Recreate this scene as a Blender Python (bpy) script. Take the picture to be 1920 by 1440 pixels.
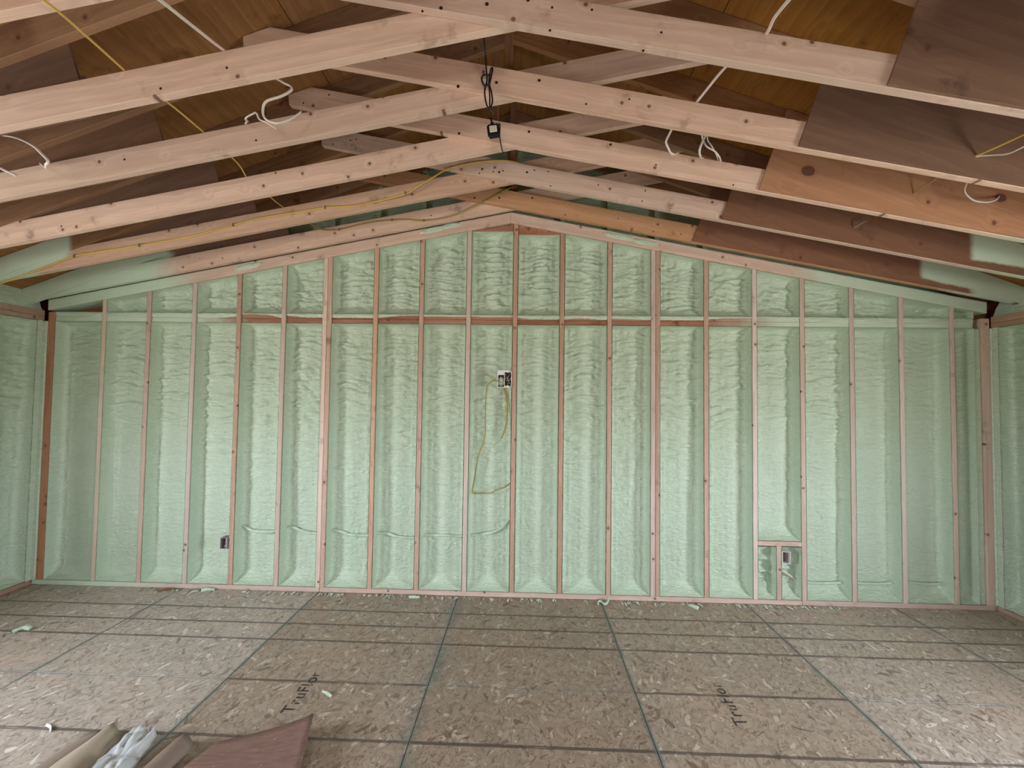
import bpy, bmesh, math, random
from mathutils import Vector, Matrix, noise
import numpy as np

# ------------------------------------------------------------------ scene, camera, light
for o in list(bpy.data.objects):
    bpy.data.objects.remove(o)
S = bpy.context.scene
COL = S.collection
random.seed(7)

cam_d = bpy.data.cameras.new('camera')
cam_d.sensor_width = 36.0
cam_d.lens = 784.661 * 36.0 / 1920.0
cam_d.clip_start = 0.02
cam = bpy.data.objects.new('camera', cam_d)
COL.objects.link(cam)
cr, cu, cf = (0.99945754, 0.03020575, 0.01312391), (-0.01214153, -0.0324799, 0.99939864), (-0.03061385, 0.99901585, 0.03209554)
cam.matrix_world = Matrix(((cr[0], cu[0], -cf[0], 0), (cr[1], cu[1], -cf[1], 0), (cr[2], cu[2], -cf[2], 1.68917), (0, 0, 0, 1)))
S.camera = cam

S.view_settings.view_transform = 'Standard'
S.view_settings.look = 'None'
S.view_settings.exposure = 0.0
S.view_settings.gamma = 1.0
S.view_settings.use_curve_mapping = False
S.cycles.use_denoising = True
S.cycles.max_bounces = 10
S.cycles.diffuse_bounces = 8
S.cycles.transparent_max_bounces = 8
S.cycles.caustics_reflective = False
S.cycles.caustics_refractive = False
S.cycles.sample_clamp_indirect = 6.0

SKY = 51.0
world = bpy.data.worlds.new('overcast_sky')
S.world = world
world.use_nodes = True
wn = world.node_tree
wn.nodes.clear()
wo = wn.nodes.new('ShaderNodeOutputWorld')
wb = wn.nodes.new('ShaderNodeBackground')
wr = wn.nodes.new('ShaderNodeValToRGB')
wt = wn.nodes.new('ShaderNodeTexCoord')
ws = wn.nodes.new('ShaderNodeSeparateXYZ')
wm = wn.nodes.new('ShaderNodeMapRange')
wm.inputs[1].default_value = -1
wm.inputs[2].default_value = 1
wn.links.new(wt.outputs['Generated'], ws.inputs[0])
wn.links.new(ws.outputs[2], wm.inputs[0])
wn.links.new(wm.outputs[0], wr.inputs[0])
wr.color_ramp.elements[0].position = 0.47
wr.color_ramp.elements[0].color = (0.56, 0.55, 0.50, 1)
wr.color_ramp.elements[1].position = 0.53
wr.color_ramp.elements[1].color = (0.85, 0.925, 1.0, 1)
wn.links.new(wr.outputs[0], wb.inputs[0])
wb.inputs[1].default_value = SKY
wn.links.new(wb.outputs[0], wo.inputs[0])

# openings of the room, the front one added for fill light: (wall, centre, width along the wall, sill, head)
WIN_L = (0.25, 1.30, 0.80, 2.10)     # left wall: y0, y1, z0, z1
WIN_R = (0.25, 1.30, 0.80, 2.10)     # right wall
FILL_F = (-0.45, 0.35, 0.9, 2.0)       # opening added for fill light, front wall behind the camera: x0, x1, z0, z1
XL, XRW, YF, YB = -4.30, 3.88, -3.2, 3.595   # inner stud faces of the four walls


def portal(name, loc, rot, w, h):
    l = bpy.data.lights.new(name, 'AREA')
    l.shape = 'RECTANGLE'
    l.size, l.size_y = w, h
    l.cycles.is_portal = True
    o = bpy.data.objects.new(name, l)
    o.location, o.rotation_euler = loc, rot
    COL.objects.link(o)


PI = math.pi
portal('portal_left', (XL - 0.10, (WIN_L[0] + WIN_L[1]) / 2, (WIN_L[2] + WIN_L[3]) / 2), (PI / 2, 0, -PI / 2), WIN_L[1] - WIN_L[0], WIN_L[3] - WIN_L[2])
portal('portal_right', (XRW + 0.10, (WIN_R[0] + WIN_R[1]) / 2, (WIN_R[2] + WIN_R[3]) / 2), (PI / 2, 0, PI / 2), WIN_R[1] - WIN_R[0], WIN_R[3] - WIN_R[2])
portal('portal_front', ((FILL_F[0] + FILL_F[1]) / 2, YF - 0.10, (FILL_F[2] + FILL_F[3]) / 2), (PI / 2, 0, 0), FILL_F[1] - FILL_F[0], FILL_F[3] - FILL_F[2])

# ------------------------------------------------------------------ object helpers
W = {}


def link(o, world=None, parent=None):
    COL.objects.link(o)
    world = world or Matrix.Identity(4)
    W[o.name] = world
    if parent is not None:
        o.parent = parent
        o.matrix_parent_inverse = W[parent.name].inverted()
    o.matrix_basis = world
    return o


def tag(o, label=None, cat=None, group=None, kind=None):
    if label: o['label'] = label
    if cat: o['category'] = cat
    if group: o['group'] = group
    if kind: o['kind'] = kind
    return o


def empty(name, loc=(0, 0, 0)):
    o = bpy.data.objects.new(name, None)
    o.empty_display_size = 0.1
    return link(o, Matrix.Translation(loc))


def mesh_obj(name, me, mat, world=None, parent=None, smooth=False):
    if mat is not None:
        me.materials.append(mat)
    if smooth:
        me.polygons.foreach_set('use_smooth', [True] * len(me.polygons))
    return link(bpy.data.objects.new(name, me), world, parent)


def bm_obj(name, bm, mat, world=None, parent=None, smooth=False):
    me = bpy.data.meshes.new(name)
    bmesh.ops.recalc_face_normals(bm, faces=bm.faces)
    bm.to_mesh(me)
    bm.free()
    return mesh_obj(name, me, mat, world, parent, smooth)


def prism_bm(poly, y0, y1, bevel=0.0015):
    """extrude an x-z polygon from y0 to y1"""
    bm = bmesh.new()
    a = [bm.verts.new((x, y0, z)) for x, z in poly]
    b = [bm.verts.new((x, y1, z)) for x, z in poly]
    n = len(poly)
    bm.faces.new(a)
    bm.faces.new(b[::-1])
    for i in range(n):
        bm.faces.new((a[i], b[i], b[(i + 1) % n], a[(i + 1) % n]))
    if bevel:
        bmesh.ops.bevel(bm, geom=list(bm.edges), offset=bevel, segments=1, affect='EDGES')
    return bm


def board(name, poly, y0, y1, ang, mat, parent=None, bevel=0.0015):
    """a board whose world x-z outline is poly; its local x runs along the grain at angle ang"""
    ox, oz = poly[0]
    c, s = math.cos(ang), math.sin(ang)
    loc = [((x - ox) * c + (z - oz) * s, -(x - ox) * s + (z - oz) * c) for x, z in poly]
    w = Matrix.Translation((ox, y0, oz)) @ Matrix.Rotation(-ang, 4, 'Y')
    return bm_obj(name, prism_bm(loc, 0, y1 - y0, bevel), mat, w, parent)


def box(name, x0, x1, y0, y1, z0, z1, mat, parent=None, axis='x', bevel=0.0015, world=None):
    """axis-aligned box; the grain (local x) runs along the given axis"""
    L = {'x': (x1 - x0, y1 - y0, z1 - z0), 'z': (z1 - z0, y1 - y0, x1 - x0), 'y': (y1 - y0, x1 - x0, z1 - z0)}[axis]
    bm = prism_bm([(0, 0), (L[0], 0), (L[0], L[2]), (0, L[2])], 0, L[1], bevel)
    if axis == 'x':
        R = Matrix.Translation((x0, y0, z0))
    elif axis == 'z':      # local x -> z, local z -> -x
        R = Matrix.Translation((x1, y0, z0)) @ Matrix.Rotation(-PI / 2, 4, 'Y')
    else:                  # local x -> y, local y -> -x
        R = Matrix.Translation((x1, y0, z0)) @ Matrix.Rotation(PI / 2, 4, 'Z')
    if world is not None:
        R = world @ R
    return bm_obj(name, bm, mat, R, parent)


def catmull(pts, sub=6):
    P = [Vector(p) for p in pts]
    if len(P) < 3:
        return [P[0].lerp(P[-1], i / 4) for i in range(5)]
    P = [P[0] * 2 - P[1]] + P + [P[-1] * 2 - P[-2]]
    out = []
    for i in range(1, len(P) - 2):
        a, b, c, d = P[i - 1:i + 3]
        for k in range(sub):
            t = k / sub
            out.append(0.5 * ((2 * b) + (c - a) * t + (2 * a - 5 * b + 4 * c - d) * t * t + (3 * b - a - 3 * c + d) * t ** 3))
    out.append(P[-2])
    return out


def tube(name, pts, r, mat, parent=None, flat=1.0, sub=6, n=8, wob=0.0, raw=False):
    P = [Vector(p) for p in pts] if raw else catmull(pts, sub)
    bm = bmesh.new()
    up = Vector((0.13, -0.93, 0.35))
    rings = []
    for i, p in enumerate(P):
        t = (P[min(i + 1, len(P) - 1)] - P[max(i - 1, 0)])
        if t.length < 1e-9: t = Vector((1, 0, 0))
        t.normalize()
        up = (up - t * up.dot(t))
        if up.length < 1e-6: up = t.orthogonal()
        up.normalize()
        sd = t.cross(up)
        rr = r * (1 + wob * noise.noise(p * 23.0)) if wob else r
        rings.append([bm.verts.new(p + up * (math.cos(2 * PI * k / n) * rr * flat) + sd * (math.sin(2 * PI * k / n) * rr)) for k in range(n)])
    for a, b in zip(rings, rings[1:]):
        for k in range(n):
            bm.faces.new((a[k], a[(k + 1) % n], b[(k + 1) % n], b[k]))
    bm.faces.new(rings[0][::-1])
    bm.faces.new(rings[-1])
    return bm_obj(name, bm, mat, None, parent, True)


# ------------------------------------------------------------------ materials
class NT:
    def __init__(s, name):
        s.m = bpy.data.materials.new(name)
        s.m.use_nodes = True
        s.t = s.m.node_tree
        s.b = s.t.nodes['Principled BSDF']

    def n(s, typ, **kw):
        nd = s.t.nodes.new('ShaderNode' + typ)
        for k, v in kw.items():
            setattr(nd, k, v)
        return nd

    def put(s, inp, v):
        if hasattr(v, 'is_linked'):
            s.t.links.new(v, inp)
        elif v is not None:
            inp.default_value = v

    def math(s, op, a, b=None, c=None, clamp=False):
        nd = s.n('Math', operation=op, use_clamp=clamp)
        s.put(nd.inputs[0], a); s.put(nd.inputs[1], b); s.put(nd.inputs[2], c)
        return nd.outputs[0]

    def vmath(s, op, a, b=None):
        nd = s.n('VectorMath', operation=op)
        s.put(nd.inputs[0], a); s.put(nd.inputs[1], b)
        return nd.outputs[0]

    def noise(s, vec, scale, detail=3, rough=0.55, dist=0.0):
        nd = s.n('TexNoise')
        s.put(nd.inputs['Vector'], vec)
        nd.inputs['Scale'].default_value = scale
        nd.inputs['Detail'].default_value = detail
        nd.inputs['Roughness'].default_value = rough
        nd.inputs['Distortion'].default_value = dist
        return nd.outputs['Fac']

    def ramp(s, fac, *stops):
        nd = s.n('ValToRGB')
        cr = nd.color_ramp
        while len(cr.elements) < len(stops): cr.elements.new(0.5)
        for e, (p, c) in zip(cr.elements, stops):
            e.position = p
            e.color = (c[0], c[1], c[2], 1) if hasattr(c, '__len__') else (c, c, c, 1)
        s.put(nd.inputs[0], fac)
        return nd.outputs[0]

    def mix(s, fac, a, b, mode='MIX'):
        nd = s.n('Mix', data_type='RGBA', blend_type=mode)
        s.put(nd.inputs[0], fac)
        for i, v in ((6, a), (7, b)):
            s.put(nd.inputs[i], v if hasattr(v, 'is_linked') else (v[0], v[1], v[2], 1))
        return nd.outputs[2]

    def map(s, vec, scale, rot=(0, 0, 0)):
        nd = s.n('Mapping')
        s.put(nd.inputs[0], vec)
        nd.inputs['Rotation'].default_value = rot
        nd.inputs['Scale'].default_value = scale
        return nd.outputs[0]

    def step(s, v, a, b):
        nd = s.n('MapRange', interpolation_type='SMOOTHSTEP')
        s.put(nd.inputs[0], v)
        nd.inputs[1].default_value, nd.inputs[2].default_value = a, b
        return nd.outputs[0]

    def xyz(s, vec):
        nd = s.n('SeparateXYZ')
        s.put(nd.inputs[0], vec)
        return nd.outputs

    def bump(s, h, strength, dist):
        nd = s.n('Bump')
        nd.inputs['Strength'].default_value = strength
        nd.inputs['Distance'].default_value = dist
        s.put(nd.inputs['Height'], h)
        s.put(s.b.inputs['Normal'], nd.outputs[0])

    def done(s, col, rough=0.7, spec=0.3):
        s.put(s.b.inputs['Base Color'], col if hasattr(col, 'is_linked') else (col[0], col[1], col[2], 1))
        s.put(s.b.inputs['Roughness'], rough)
        s.b.inputs['Specular IOR Level'].default_value = spec
        return s.m


FOAM_A, FOAM_B = (0.475, 0.595, 0.455), (0.565, 0.67, 0.545)


def plain(name, col, rough=0.6, spec=0.3, metal=0.0):
    k = NT(name)
    nz = k.noise(k.n('TexCoord').outputs['Object'], 60, 3)
    c = k.mix(k.math('MULTIPLY', nz, 0.35), col, [v * 0.72 for v in col])
    k.b.inputs['Metallic'].default_value = metal
    return k.done(c, rough, spec)


def wood(name, light, dark, knots=1.0, knot_col=(0.10, 0.045, 0.03), spray=None, grain=1.0, vary=0.2, knot_scale=4.2, knot_r=0.045, satv=0.2, marks=()):
    """sawn lumber, grain along local x. spray = list of (x0, x1, extra) : overspray of green foam from x0 to x1 in world x
    (x1 < x0 means towards minus x); extra = (zline at x0, slope): only above that line"""
    k = NT(name)
    tc = k.n('TexCoord').outputs['Object']
    rnd = k.n('ObjectInfo').outputs['Random']
    off = k.n('CombineXYZ')
    k.put(off.inputs[0], k.math('MULTIPLY', rnd, 37.0)); k.put(off.inputs[1], k.math('MULTIPLY', rnd, 11.0)); k.put(off.inputs[2], k.math('MULTIPLY', rnd, 23.0))
    p = k.vmath('ADD', tc, off.outputs[0])
    x, y, z = k.xyz(p)
    flat = k.n('CombineXYZ')
    k.put(flat.inputs[0], x); k.put(flat.inputs[1], z)
    vor = k.n('TexVoronoi', voronoi_dimensions='2D')
    k.put(vor.inputs['Vector'], flat.outputs[0])
    vor.inputs['Scale'].default_value = knot_scale
    d = vor.outputs['Distance']
    big = k.noise(k.map(p, (0.55, 7, 7)), 3.0, 4, 0.6, 0.5)
    ring = k.math('ADD', k.math('MULTIPLY', big, 9.0), k.math('MULTIPLY', z, 40.0))
    ring = k.math('ADD', ring, k.math('MULTIPLY', k.step(d, 0.22, 0.0), 3.0))
    ring = k.math('ABSOLUTE', k.math('SINE', ring))
    fine = k.noise(k.map(p, (2.0, 90, 90)), 3.0, 3, 0.6)
    f = k.math('ADD', k.math('MULTIPLY', ring, 0.22 * grain), k.math('ADD', k.math('MULTIPLY', fine, 0.45 * grain), k.math('MULTIPLY', big, 0.5)))
    col = k.ramp(f, (0.32, light), (0.95, dark))
    # each board its own shade
    hsv = k.n('HueSaturation')
    k.put(hsv.inputs['Value'], k.math('ADD', k.math('MULTIPLY', rnd, vary), 1 - vary * 0.5))
    r2 = k.math('FRACT', k.math('MULTIPLY', rnd, 17.3))
    k.put(hsv.inputs['Saturation'], k.math('ADD', k.math('MULTIPLY', r2, satv), 1 - satv / 2))
    k.put(hsv.inputs['Color'], col)
    col = hsv.outputs[0]
    dirt = k.noise(p, 5.0, 4, 0.6)
    col = k.mix(k.step(dirt, 0.60, 0.78), col, [c * 0.62 for c in dark])
    col = k.mix(k.math('MULTIPLY', k.step(dirt, 0.60, 0.78), 0.5), col, [c * 0.8 for c in dark]) if False else col
    keep = k.xyz(vor.outputs['Color'])[0]
    dd = k.math('ADD', d, k.math('MULTIPLY', k.math('SUBTRACT', k.noise(p, 40, 2), 0.5), 0.03))
    kn = k.math('MULTIPLY', k.step(dd, knot_r * 1.25, knot_r * 0.55), k.math('LESS_THAN', keep, 0.75 * knots))
    halo = k.math('MULTIPLY', k.step(dd, knot_r * 3.0, knot_r), k.math('LESS_THAN', keep, 0.75 * knots))
    col = k.mix(k.math('MULTIPLY', halo, 0.35), col, dark)
    col = k.mix(k.math('MULTIPLY', kn, 0.85), col, knot_col)
    rough = 0.72
    for (mx, mz, mrx, mrz) in marks:
        gp = k.xyz(k.n('NewGeometry').outputs['Position'])
        ux = k.math('MULTIPLY', k.math('SUBTRACT', gp[0], mx), 1 / mrx)
        uz = k.math('MULTIPLY', k.math('SUBTRACT', gp[2], mz), 1 / mrz)
        rr2 = k.math('ADD', k.math('ADD', k.math('MULTIPLY', ux, ux), k.math('MULTIPLY', uz, uz)), k.math('MULTIPLY', k.math('SUBTRACT', k.noise(p, 30, 2), 0.5), 0.5))
        col = k.mix(k.math('MULTIPLY', k.step(rr2, 3.0, 0.6), 0.5), col, dark)
        col = k.mix(k.math('MULTIPLY', k.step(rr2, 1.1, 0.7), 0.85), col, knot_col)
    if spray:
        g = k.n('NewGeometry').outputs['Position']
        gx, gy, gz = k.xyz(g)
        wob = k.math('MULTIPLY', k.math('SUBTRACT', k.noise(g, 6.0, 5, 0.65), 0.5), 0.35)
        tot = None
        for sp in spray:
            x0, x1 = sp[0], sp[1]
            m = k.step(k.math('ADD', gx, k.math('MULTIPLY', wob, sp[3] if len(sp) > 3 else 0.3)), x0, x1)
            if len(sp) > 2 and sp[2]:
                zl, sl = sp[2]
                ln = k.math('SUBTRACT', gz, k.math('ADD', k.math('MULTIPLY', k.math('SUBTRACT', gx, x0), sl), zl))
                m = k.math('MULTIPLY', m, k.step(k.math('ADD', ln, k.math('MULTIPLY', wob, 0.12)), -0.012, 0.012))
            tot = m if tot is None else k.math('MAXIMUM', tot, m)
        fn = k.noise(g, 9.0, 3)
        col = k.mix(tot, col, k.mix(fn, FOAM_A, FOAM_B))
    k.bump(k.math('ADD', k.math('MULTIPLY', fine, 0.6), k.math('MULTIPLY', ring, 0.15)), 0.25, 0.002)
    return k.done(col, rough, 0.25)


def foam_mat(name, a=FOAM_A, b=FOAM_B):
    k = NT(name)
    g = k.n('NewGeometry').outputs['Position']
    n1 = k.noise(g, 2.2, 4, 0.6)
    n2 = k.noise(g, 26.0, 4, 0.6)
    col = k.mix(n1, a, b)
    col = k.mix(k.step(n2, 0.62, 0.85), col, [c * 0.93 for c in b])
    nb = k.noise(k.map(g, (1.0, 1.0, 1.35)), 85.0, 4, 0.55)
    cr1 = k.math('ABSOLUTE', k.math('SUBTRACT', k.noise(k.map(g, (9, 9, 34)), 1.0, 2, 0.5, 0.6), 0.5))
    cr2 = k.math('ABSOLUTE', k.math('SUBTRACT', k.noise(k.map(g, (34, 34, 62)), 1.0, 2, 0.5, 0.4), 0.5))
    h = k.math('ADD', k.math('MULTIPLY', nb, 0.25), k.math('ADD', k.math('MULTIPLY', k.math('MINIMUM', cr1, 0.12), 5.0), k.math('MULTIPLY', k.math('MINIMUM', cr2, 0.15), 2.6)))
    k.bump(h, 0.6, 0.009)
    return k.done(col, 0.33, 0.55)


def ply(name, light, dark, knots=0.5, spray=None, vary=0.15, **kw):
    return wood(name, light, dark, knots=knots, spray=spray, grain=0.9, vary=vary, knot_scale=2.2, knot_r=0.03, **kw)


PINK_L, PINK_D = (0.72, 0.54, 0.44), (0.48, 0.32, 0.245)
M = {}
M['lumber'] = wood('lumber', PINK_L, PINK_D)
M['stud'] = wood('stud_lumber', (0.66, 0.55, 0.48), (0.46, 0.35, 0.29), vary=0.3, satv=0.5)
M['stud_red'] = wood('reddish_stud_lumber', (0.57, 0.405, 0.315), (0.36, 0.22, 0.16), vary=0.3, satv=0.4)
M['stud_green_left'] = wood('stud_lumber_left', (0.60, 0.46, 0.37), (0.42, 0.29, 0.22), spray=[(-3.45, -4.3, None, 1.2)])
M['red'] = wood('red_lumber', (0.40, 0.22, 0.15), (0.22, 0.09, 0.055), vary=0.35)
M['red_green'] = wood('red_lumber_sprayed', (0.40, 0.22, 0.15), (0.22, 0.09, 0.055), vary=0.35, spray=[(-2.4, -3.0, None, 1.5), (1.5, 2.3, None, 1.5)])
M['orange'] = wood('orange_lumber', (0.58, 0.35, 0.21), (0.42, 0.22, 0.115), vary=0.05)
M['tan'] = wood('tan_lumber', (0.60, 0.40, 0.28), (0.40, 0.22, 0.13), vary=0.1)
M['rafter'] = wood('rafter_lumber', (0.34, 0.19, 0.10), (0.20, 0.095, 0.045), vary=0.2)
M['rafter_DL'] = wood('sprayed_rafter_fourth', (0.34, 0.19, 0.10), (0.20, 0.095, 0.045), spray=[(-3.44, -3.50, None, 0.2)])
M['rafter_EL'] = wood('sprayed_rafter_fifth', (0.34, 0.19, 0.10), (0.20, 0.095, 0.045), spray=[(-3.04, -3.12, None, 0.2)])
M['chord_DL'] = wood('sprayed_chord_fourth', (0.62, 0.42, 0.30), (0.44, 0.26, 0.165), vary=0.1, spray=[(-3.44, -3.52, (2.712, 0.36), 0.25), (-3.66, -3.80, None, 0.3)])
M['chord_EL'] = wood('sprayed_chord_fifth', PINK_L, PINK_D, spray=[(-2.98, -3.22, None, 1.1)])
M['chord_CR'] = wood('sprayed_chord_third', PINK_L, PINK_D, spray=[(2.6, 3.2, None, 1.0)])
M['chord_DR'] = wood('sprayed_chord_fourth_right', PINK_L, PINK_D, spray=[(3.0, 3.5, None, 1.0)])
M['chord_ER'] = wood('sprayed_chord_fifth_right', (0.58, 0.35, 0.21), (0.42, 0.22, 0.115), vary=0.05, spray=[(3.2, 3.6, None, 1.0)])
M['plate_slope'] = wood('sprayed_gable_plate', PINK_L, PINK_D, spray=[(-2.7, -3.3, None, 1.6), (2.05, 2.7, None, 1.6)])
M['plate_floor'] = wood('sole_plate_lumber', (0.66, 0.52, 0.45), (0.46, 0.33, 0.275), spray=[(-2.9, -3.8, None, 1.0)])
M['side_plate'] = wood('side_plate_lumber', (0.42, 0.30, 0.22), (0.30, 0.18, 0.12))
M['post'] = wood('corner_post_lumber', (0.44, 0.24, 0.14), (0.30, 0.14, 0.08))
M['gusset'] = ply('gusset_plywood', (0.205, 0.118, 0.078), (0.125, 0.068, 0.043))
M['gusset_orange'] = ply('gusset_plywood_orange', (0.47, 0.255, 0.145), (0.31, 0.145, 0.075), knots=0.6, marks=[(1.711, 3.093, 0.042, 0.034), (2.84, 2.925, 0.035, 0.028)])
M['gusset_DL'] = ply('gusset_plywood_fourth_left', (0.22, 0.13, 0.09), (0.14, 0.075, 0.05), spray=[(-3.44, -3.50, None, 0.2)])
M['gusset_EL'] = ply('gusset_plywood_fifth_left', (0.22, 0.13, 0.09), (0.14, 0.075, 0.05), spray=[(-3.05, -3.12, None, 0.2)])
M['gusset_DR'] = ply('gusset_plywood_fourth_right', (0.23, 0.125, 0.08), (0.15, 0.075, 0.05), spray=[(3.09, 3.15, (2.70, -0.16), 0.15), (3.75, 3.85, None)])
M['gusset_ER'] = ply('gusset_plywood_fifth_right', (0.26, 0.125, 0.075), (0.17, 0.075, 0.045), spray=[(3.15, 3.21, (2.70, -0.235), 0.15), (3.52, 3.6, None)])
M['sheathing'] = ply('roof_plywood', (0.36, 0.175, 0.058), (0.175, 0.08, 0.022), knots=0.8)
M['foam'] = foam_mat('spray_foam')
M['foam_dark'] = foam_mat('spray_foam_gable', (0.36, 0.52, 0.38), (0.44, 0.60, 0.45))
M['leak_backing'] = plain('light_leak_backing', (0.05, 0.045, 0.04), 0.9)
M['white_cable'] = plain('white_cable_jacket', (0.72, 0.66, 0.62), 0.45)
M['yellow_cable'] = plain('yellow_cable_jacket', (0.62, 0.41, 0.10), 0.45)
M['olive_cable'] = plain('dusty_yellow_cable_jacket', (0.36, 0.27, 0.07), 0.5)
M['black'] = plain('black_rubber', (0.012, 0.012, 0.013), 0.4)
M['hole'] = plain('dark_bolt_hole', (0.02, 0.012, 0.01), 0.8)
M['lens'] = plain('frosted_lens', (0.72, 0.74, 0.62), 0.25, 0.5)
M['steel'] = plain('steel', (0.55, 0.55, 0.55), 0.3, 0.5, 1.0)
M['box_white'] = plain('white_plastic_box', (0.74, 0.73, 0.72), 0.4)
M['box_grey'] = plain('grey_steel_box', (0.22, 0.20, 0.20), 0.45, 0.5)
M['inside'] = plain('dark_box_interior', (0.035, 0.02, 0.02), 0.7)
M['kraft'] = plain('brown_kraft_paper', (0.235, 0.18, 0.145), 0.75)
M['kraft_tan'] = plain('tan_kraft_paper', (0.37, 0.315, 0.245), 0.75)
M['staple'] = plain('staple', (0.16, 0.12, 0.09), 0.5)
M['ink'] = plain('black_ink', (0.035, 0.035, 0.035), 0.7)


def osb():
    k = NT('oriented_strand_board')
    g = k.n('NewGeometry').outputs['Position']
    o = k.n('TexCoord').outputs['Object']
    rnd = k.n('ObjectInfo').outputs['Random']
    wv = k.n('TexNoise')
    k.put(wv.inputs['Vector'], g)
    wv.inputs['Scale'].default_value = 6.0
    p = k.vmath('ADD', g, k.vmath('MULTIPLY', k.vmath('SUBTRACT', wv.outputs['Color'], (0.5, 0.5, 0.5)), (0.03, 0.03, 0.0)))
    best = bestv = bestd = None
    for i, (a, sx, sy) in enumerate(((0.35, 46, 15), (-0.50, 50, 17), (1.25, 44, 16), (-1.15, 48, 15), (0.05, 80, 15), (0.8, 58, 17))):
        v = k.n('TexVoronoi', voronoi_dimensions='2D')
        k.put(v.inputs['Vector'], k.map(k.map(k.vmath('ADD', p, (i * 3.7, i * 1.9, 0)), (1, 1, 1), (0, 0, a)), (sx, sy, 1)))
        v.inputs['Scale'].default_value = 1.0
        r, gg, b = k.xyz(v.outputs['Color'])
        if best is None:
            best, bestv, bestd = gg, r, v.outputs['Distance']
        else:
            t = k.math('GREATER_THAN', gg, best)
            mv = k.n('Mix', data_type='FLOAT'); k.put(mv.inputs[0], t); k.put(mv.inputs[2], bestv); k.put(mv.inputs[3], r)
            md = k.n('Mix', data_type='FLOAT'); k.put(md.inputs[0], t); k.put(md.inputs[2], bestd); k.put(md.inputs[3], v.outputs['Distance'])
            best = k.math('MAXIMUM', gg, best)
            bestv, bestd = mv.outputs[0], md.outputs[0]
    big = k.noise(g, 1.3, 4, 0.6)
    col = k.ramp(bestv, (0.0, (0.15, 0.095, 0.065)), (0.07, (0.33, 0.25, 0.19)), (0.5, (0.385, 0.30, 0.235)), (0.93, (0.43, 0.345, 0.275)), (0.985, (0.62, 0.55, 0.47)))
    col = k.mix(k.math('MULTIPLY', k.step(big, 0.45, 0.75), 0.4), col, (0.44, 0.27, 0.17))
    edge = k.step(bestd, 0.50, 0.75)
    col = k.mix(k.math('MULTIPLY', edge, 0.5), col, (0.14, 0.09, 0.06))
    for a_, t_ in ((0.45, 0.66), (-0.6, 0.67), (1.2, 0.67)):     # dark gaps between strands
        st = k.noise(k.map(k.map(p, (1, 1, 1), (0, 0, a_)), (110, 16, 1)), 1.0, 1, 0.4)
        col = k.mix(k.math('MULTIPLY', k.step(st, t_, t_ + 0.05), 0.75), col, (0.11, 0.07, 0.05))
    fine = k.noise(k.map(g, (160, 22, 1)), 1.0, 3)
    col = k.mix(k.math('MULTIPLY', fine, 0.30), col, (0.20, 0.15, 0.11))
    # printed joist lines, 22 mm wide, across the panels
    x, y, z = k.xyz(g)
    wob = k.math('MULTIPLY', k.math('SUBTRACT', k.noise(g, 11.0, 3), 0.5), 0.012)
    wear = k.noise(k.map(g, (3, 60, 1)), 1.0, 4, 0.6)
    yy = k.math('ADD', y, wob)
    lines = None
    for ly in (3.3015, 3.0983, 2.8951, 2.4887, 2.0823, 1.676):
        m = k.step(k.math('ABSOLUTE', k.math('SUBTRACT', yy, ly)), 0.012, 0.007)
        lines = m if lines is None else k.math('MAXIMUM', lines, m)
    # no line is printed where the middle column of panels meets end to end, and it is worn away on the outer ones
    joint = k.math('MULTIPLY', k.step(k.math('ABSOLUTE', k.math('SUBTRACT', y, 2.4887)), 0.06, 0.05),
                   k.math('MAXIMUM', k.math('MULTIPLY', k.math('GREATER_THAN', x, -0.55), k.math('LESS_THAN', x, 0.65)), k.math('MULTIPLY', k.math('ADD', k.math('LESS_THAN', x, -1.75), k.math('GREATER_THAN', x, 1.855)), 0.75)))
    lines = k.math('MULTIPLY', lines, k.math('SUBTRACT', 1.0, joint))
    lines = k.math('MULTIPLY', lines, k.step(wear, 0.25, 0.48))
    col = k.mix(k.math('MULTIPLY', lines, 0.85), col, (0.075, 0.05, 0.045))
    # green edge paint along both long edges of each panel (object origin is the panel centre)
    ox, oy, oz = k.xyz(o)
    ax = k.math('ABSOLUTE', ox)
    en = k.math('MULTIPLY', k.noise(g, 7.0, 4, 0.6), 0.035)
    gm = k.step(k.math('ADD', ax, en), 0.598, 0.616)
    gm = k.math('MULTIPLY', gm, 0.75)
    ay = k.math('ABSOLUTE', oy)
    gm = k.math('MAXIMUM', gm, k.math('MULTIPLY', k.step(k.math('ADD', ay, en), 1.222, 1.24), 0.5))
    sm = k.math('MULTIPLY', k.step(k.math('ABSOLUTE', k.math('ADD', x, 0.54)), 0.10, 0.0), k.step(k.noise(g, 3.0, 5, 0.65), 0.38, 0.62))
    gm = k.math('MAXIMUM', gm, k.math('MULTIPLY', sm, 0.55))
    col = k.mix(gm, col, (0.115, 0.16, 0.155))
    hsv = k.n('HueSaturation')
    k.put(hsv.inputs['Color'], col)
    tone = k.n('Attribute', attribute_type='OBJECT', attribute_name='tone')
    k.put(hsv.inputs['Value'], k.math('ADD', tone.outputs['Fac'], k.math('MULTIPLY', big, 0.2)))
    k.put(hsv.inputs['Saturation'], k.math('SUBTRACT', 1.68, k.math('MULTIPLY', tone.outputs['Fac'], 0.85)))
    k.bump(k.math('ADD', k.math('MULTIPLY', bestv, 0.6), k.math('MULTIPLY', fine, 0.2)), 0.5, 0.003)
    return k.done(hsv.outputs[0], 0.42, 0.5)


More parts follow.
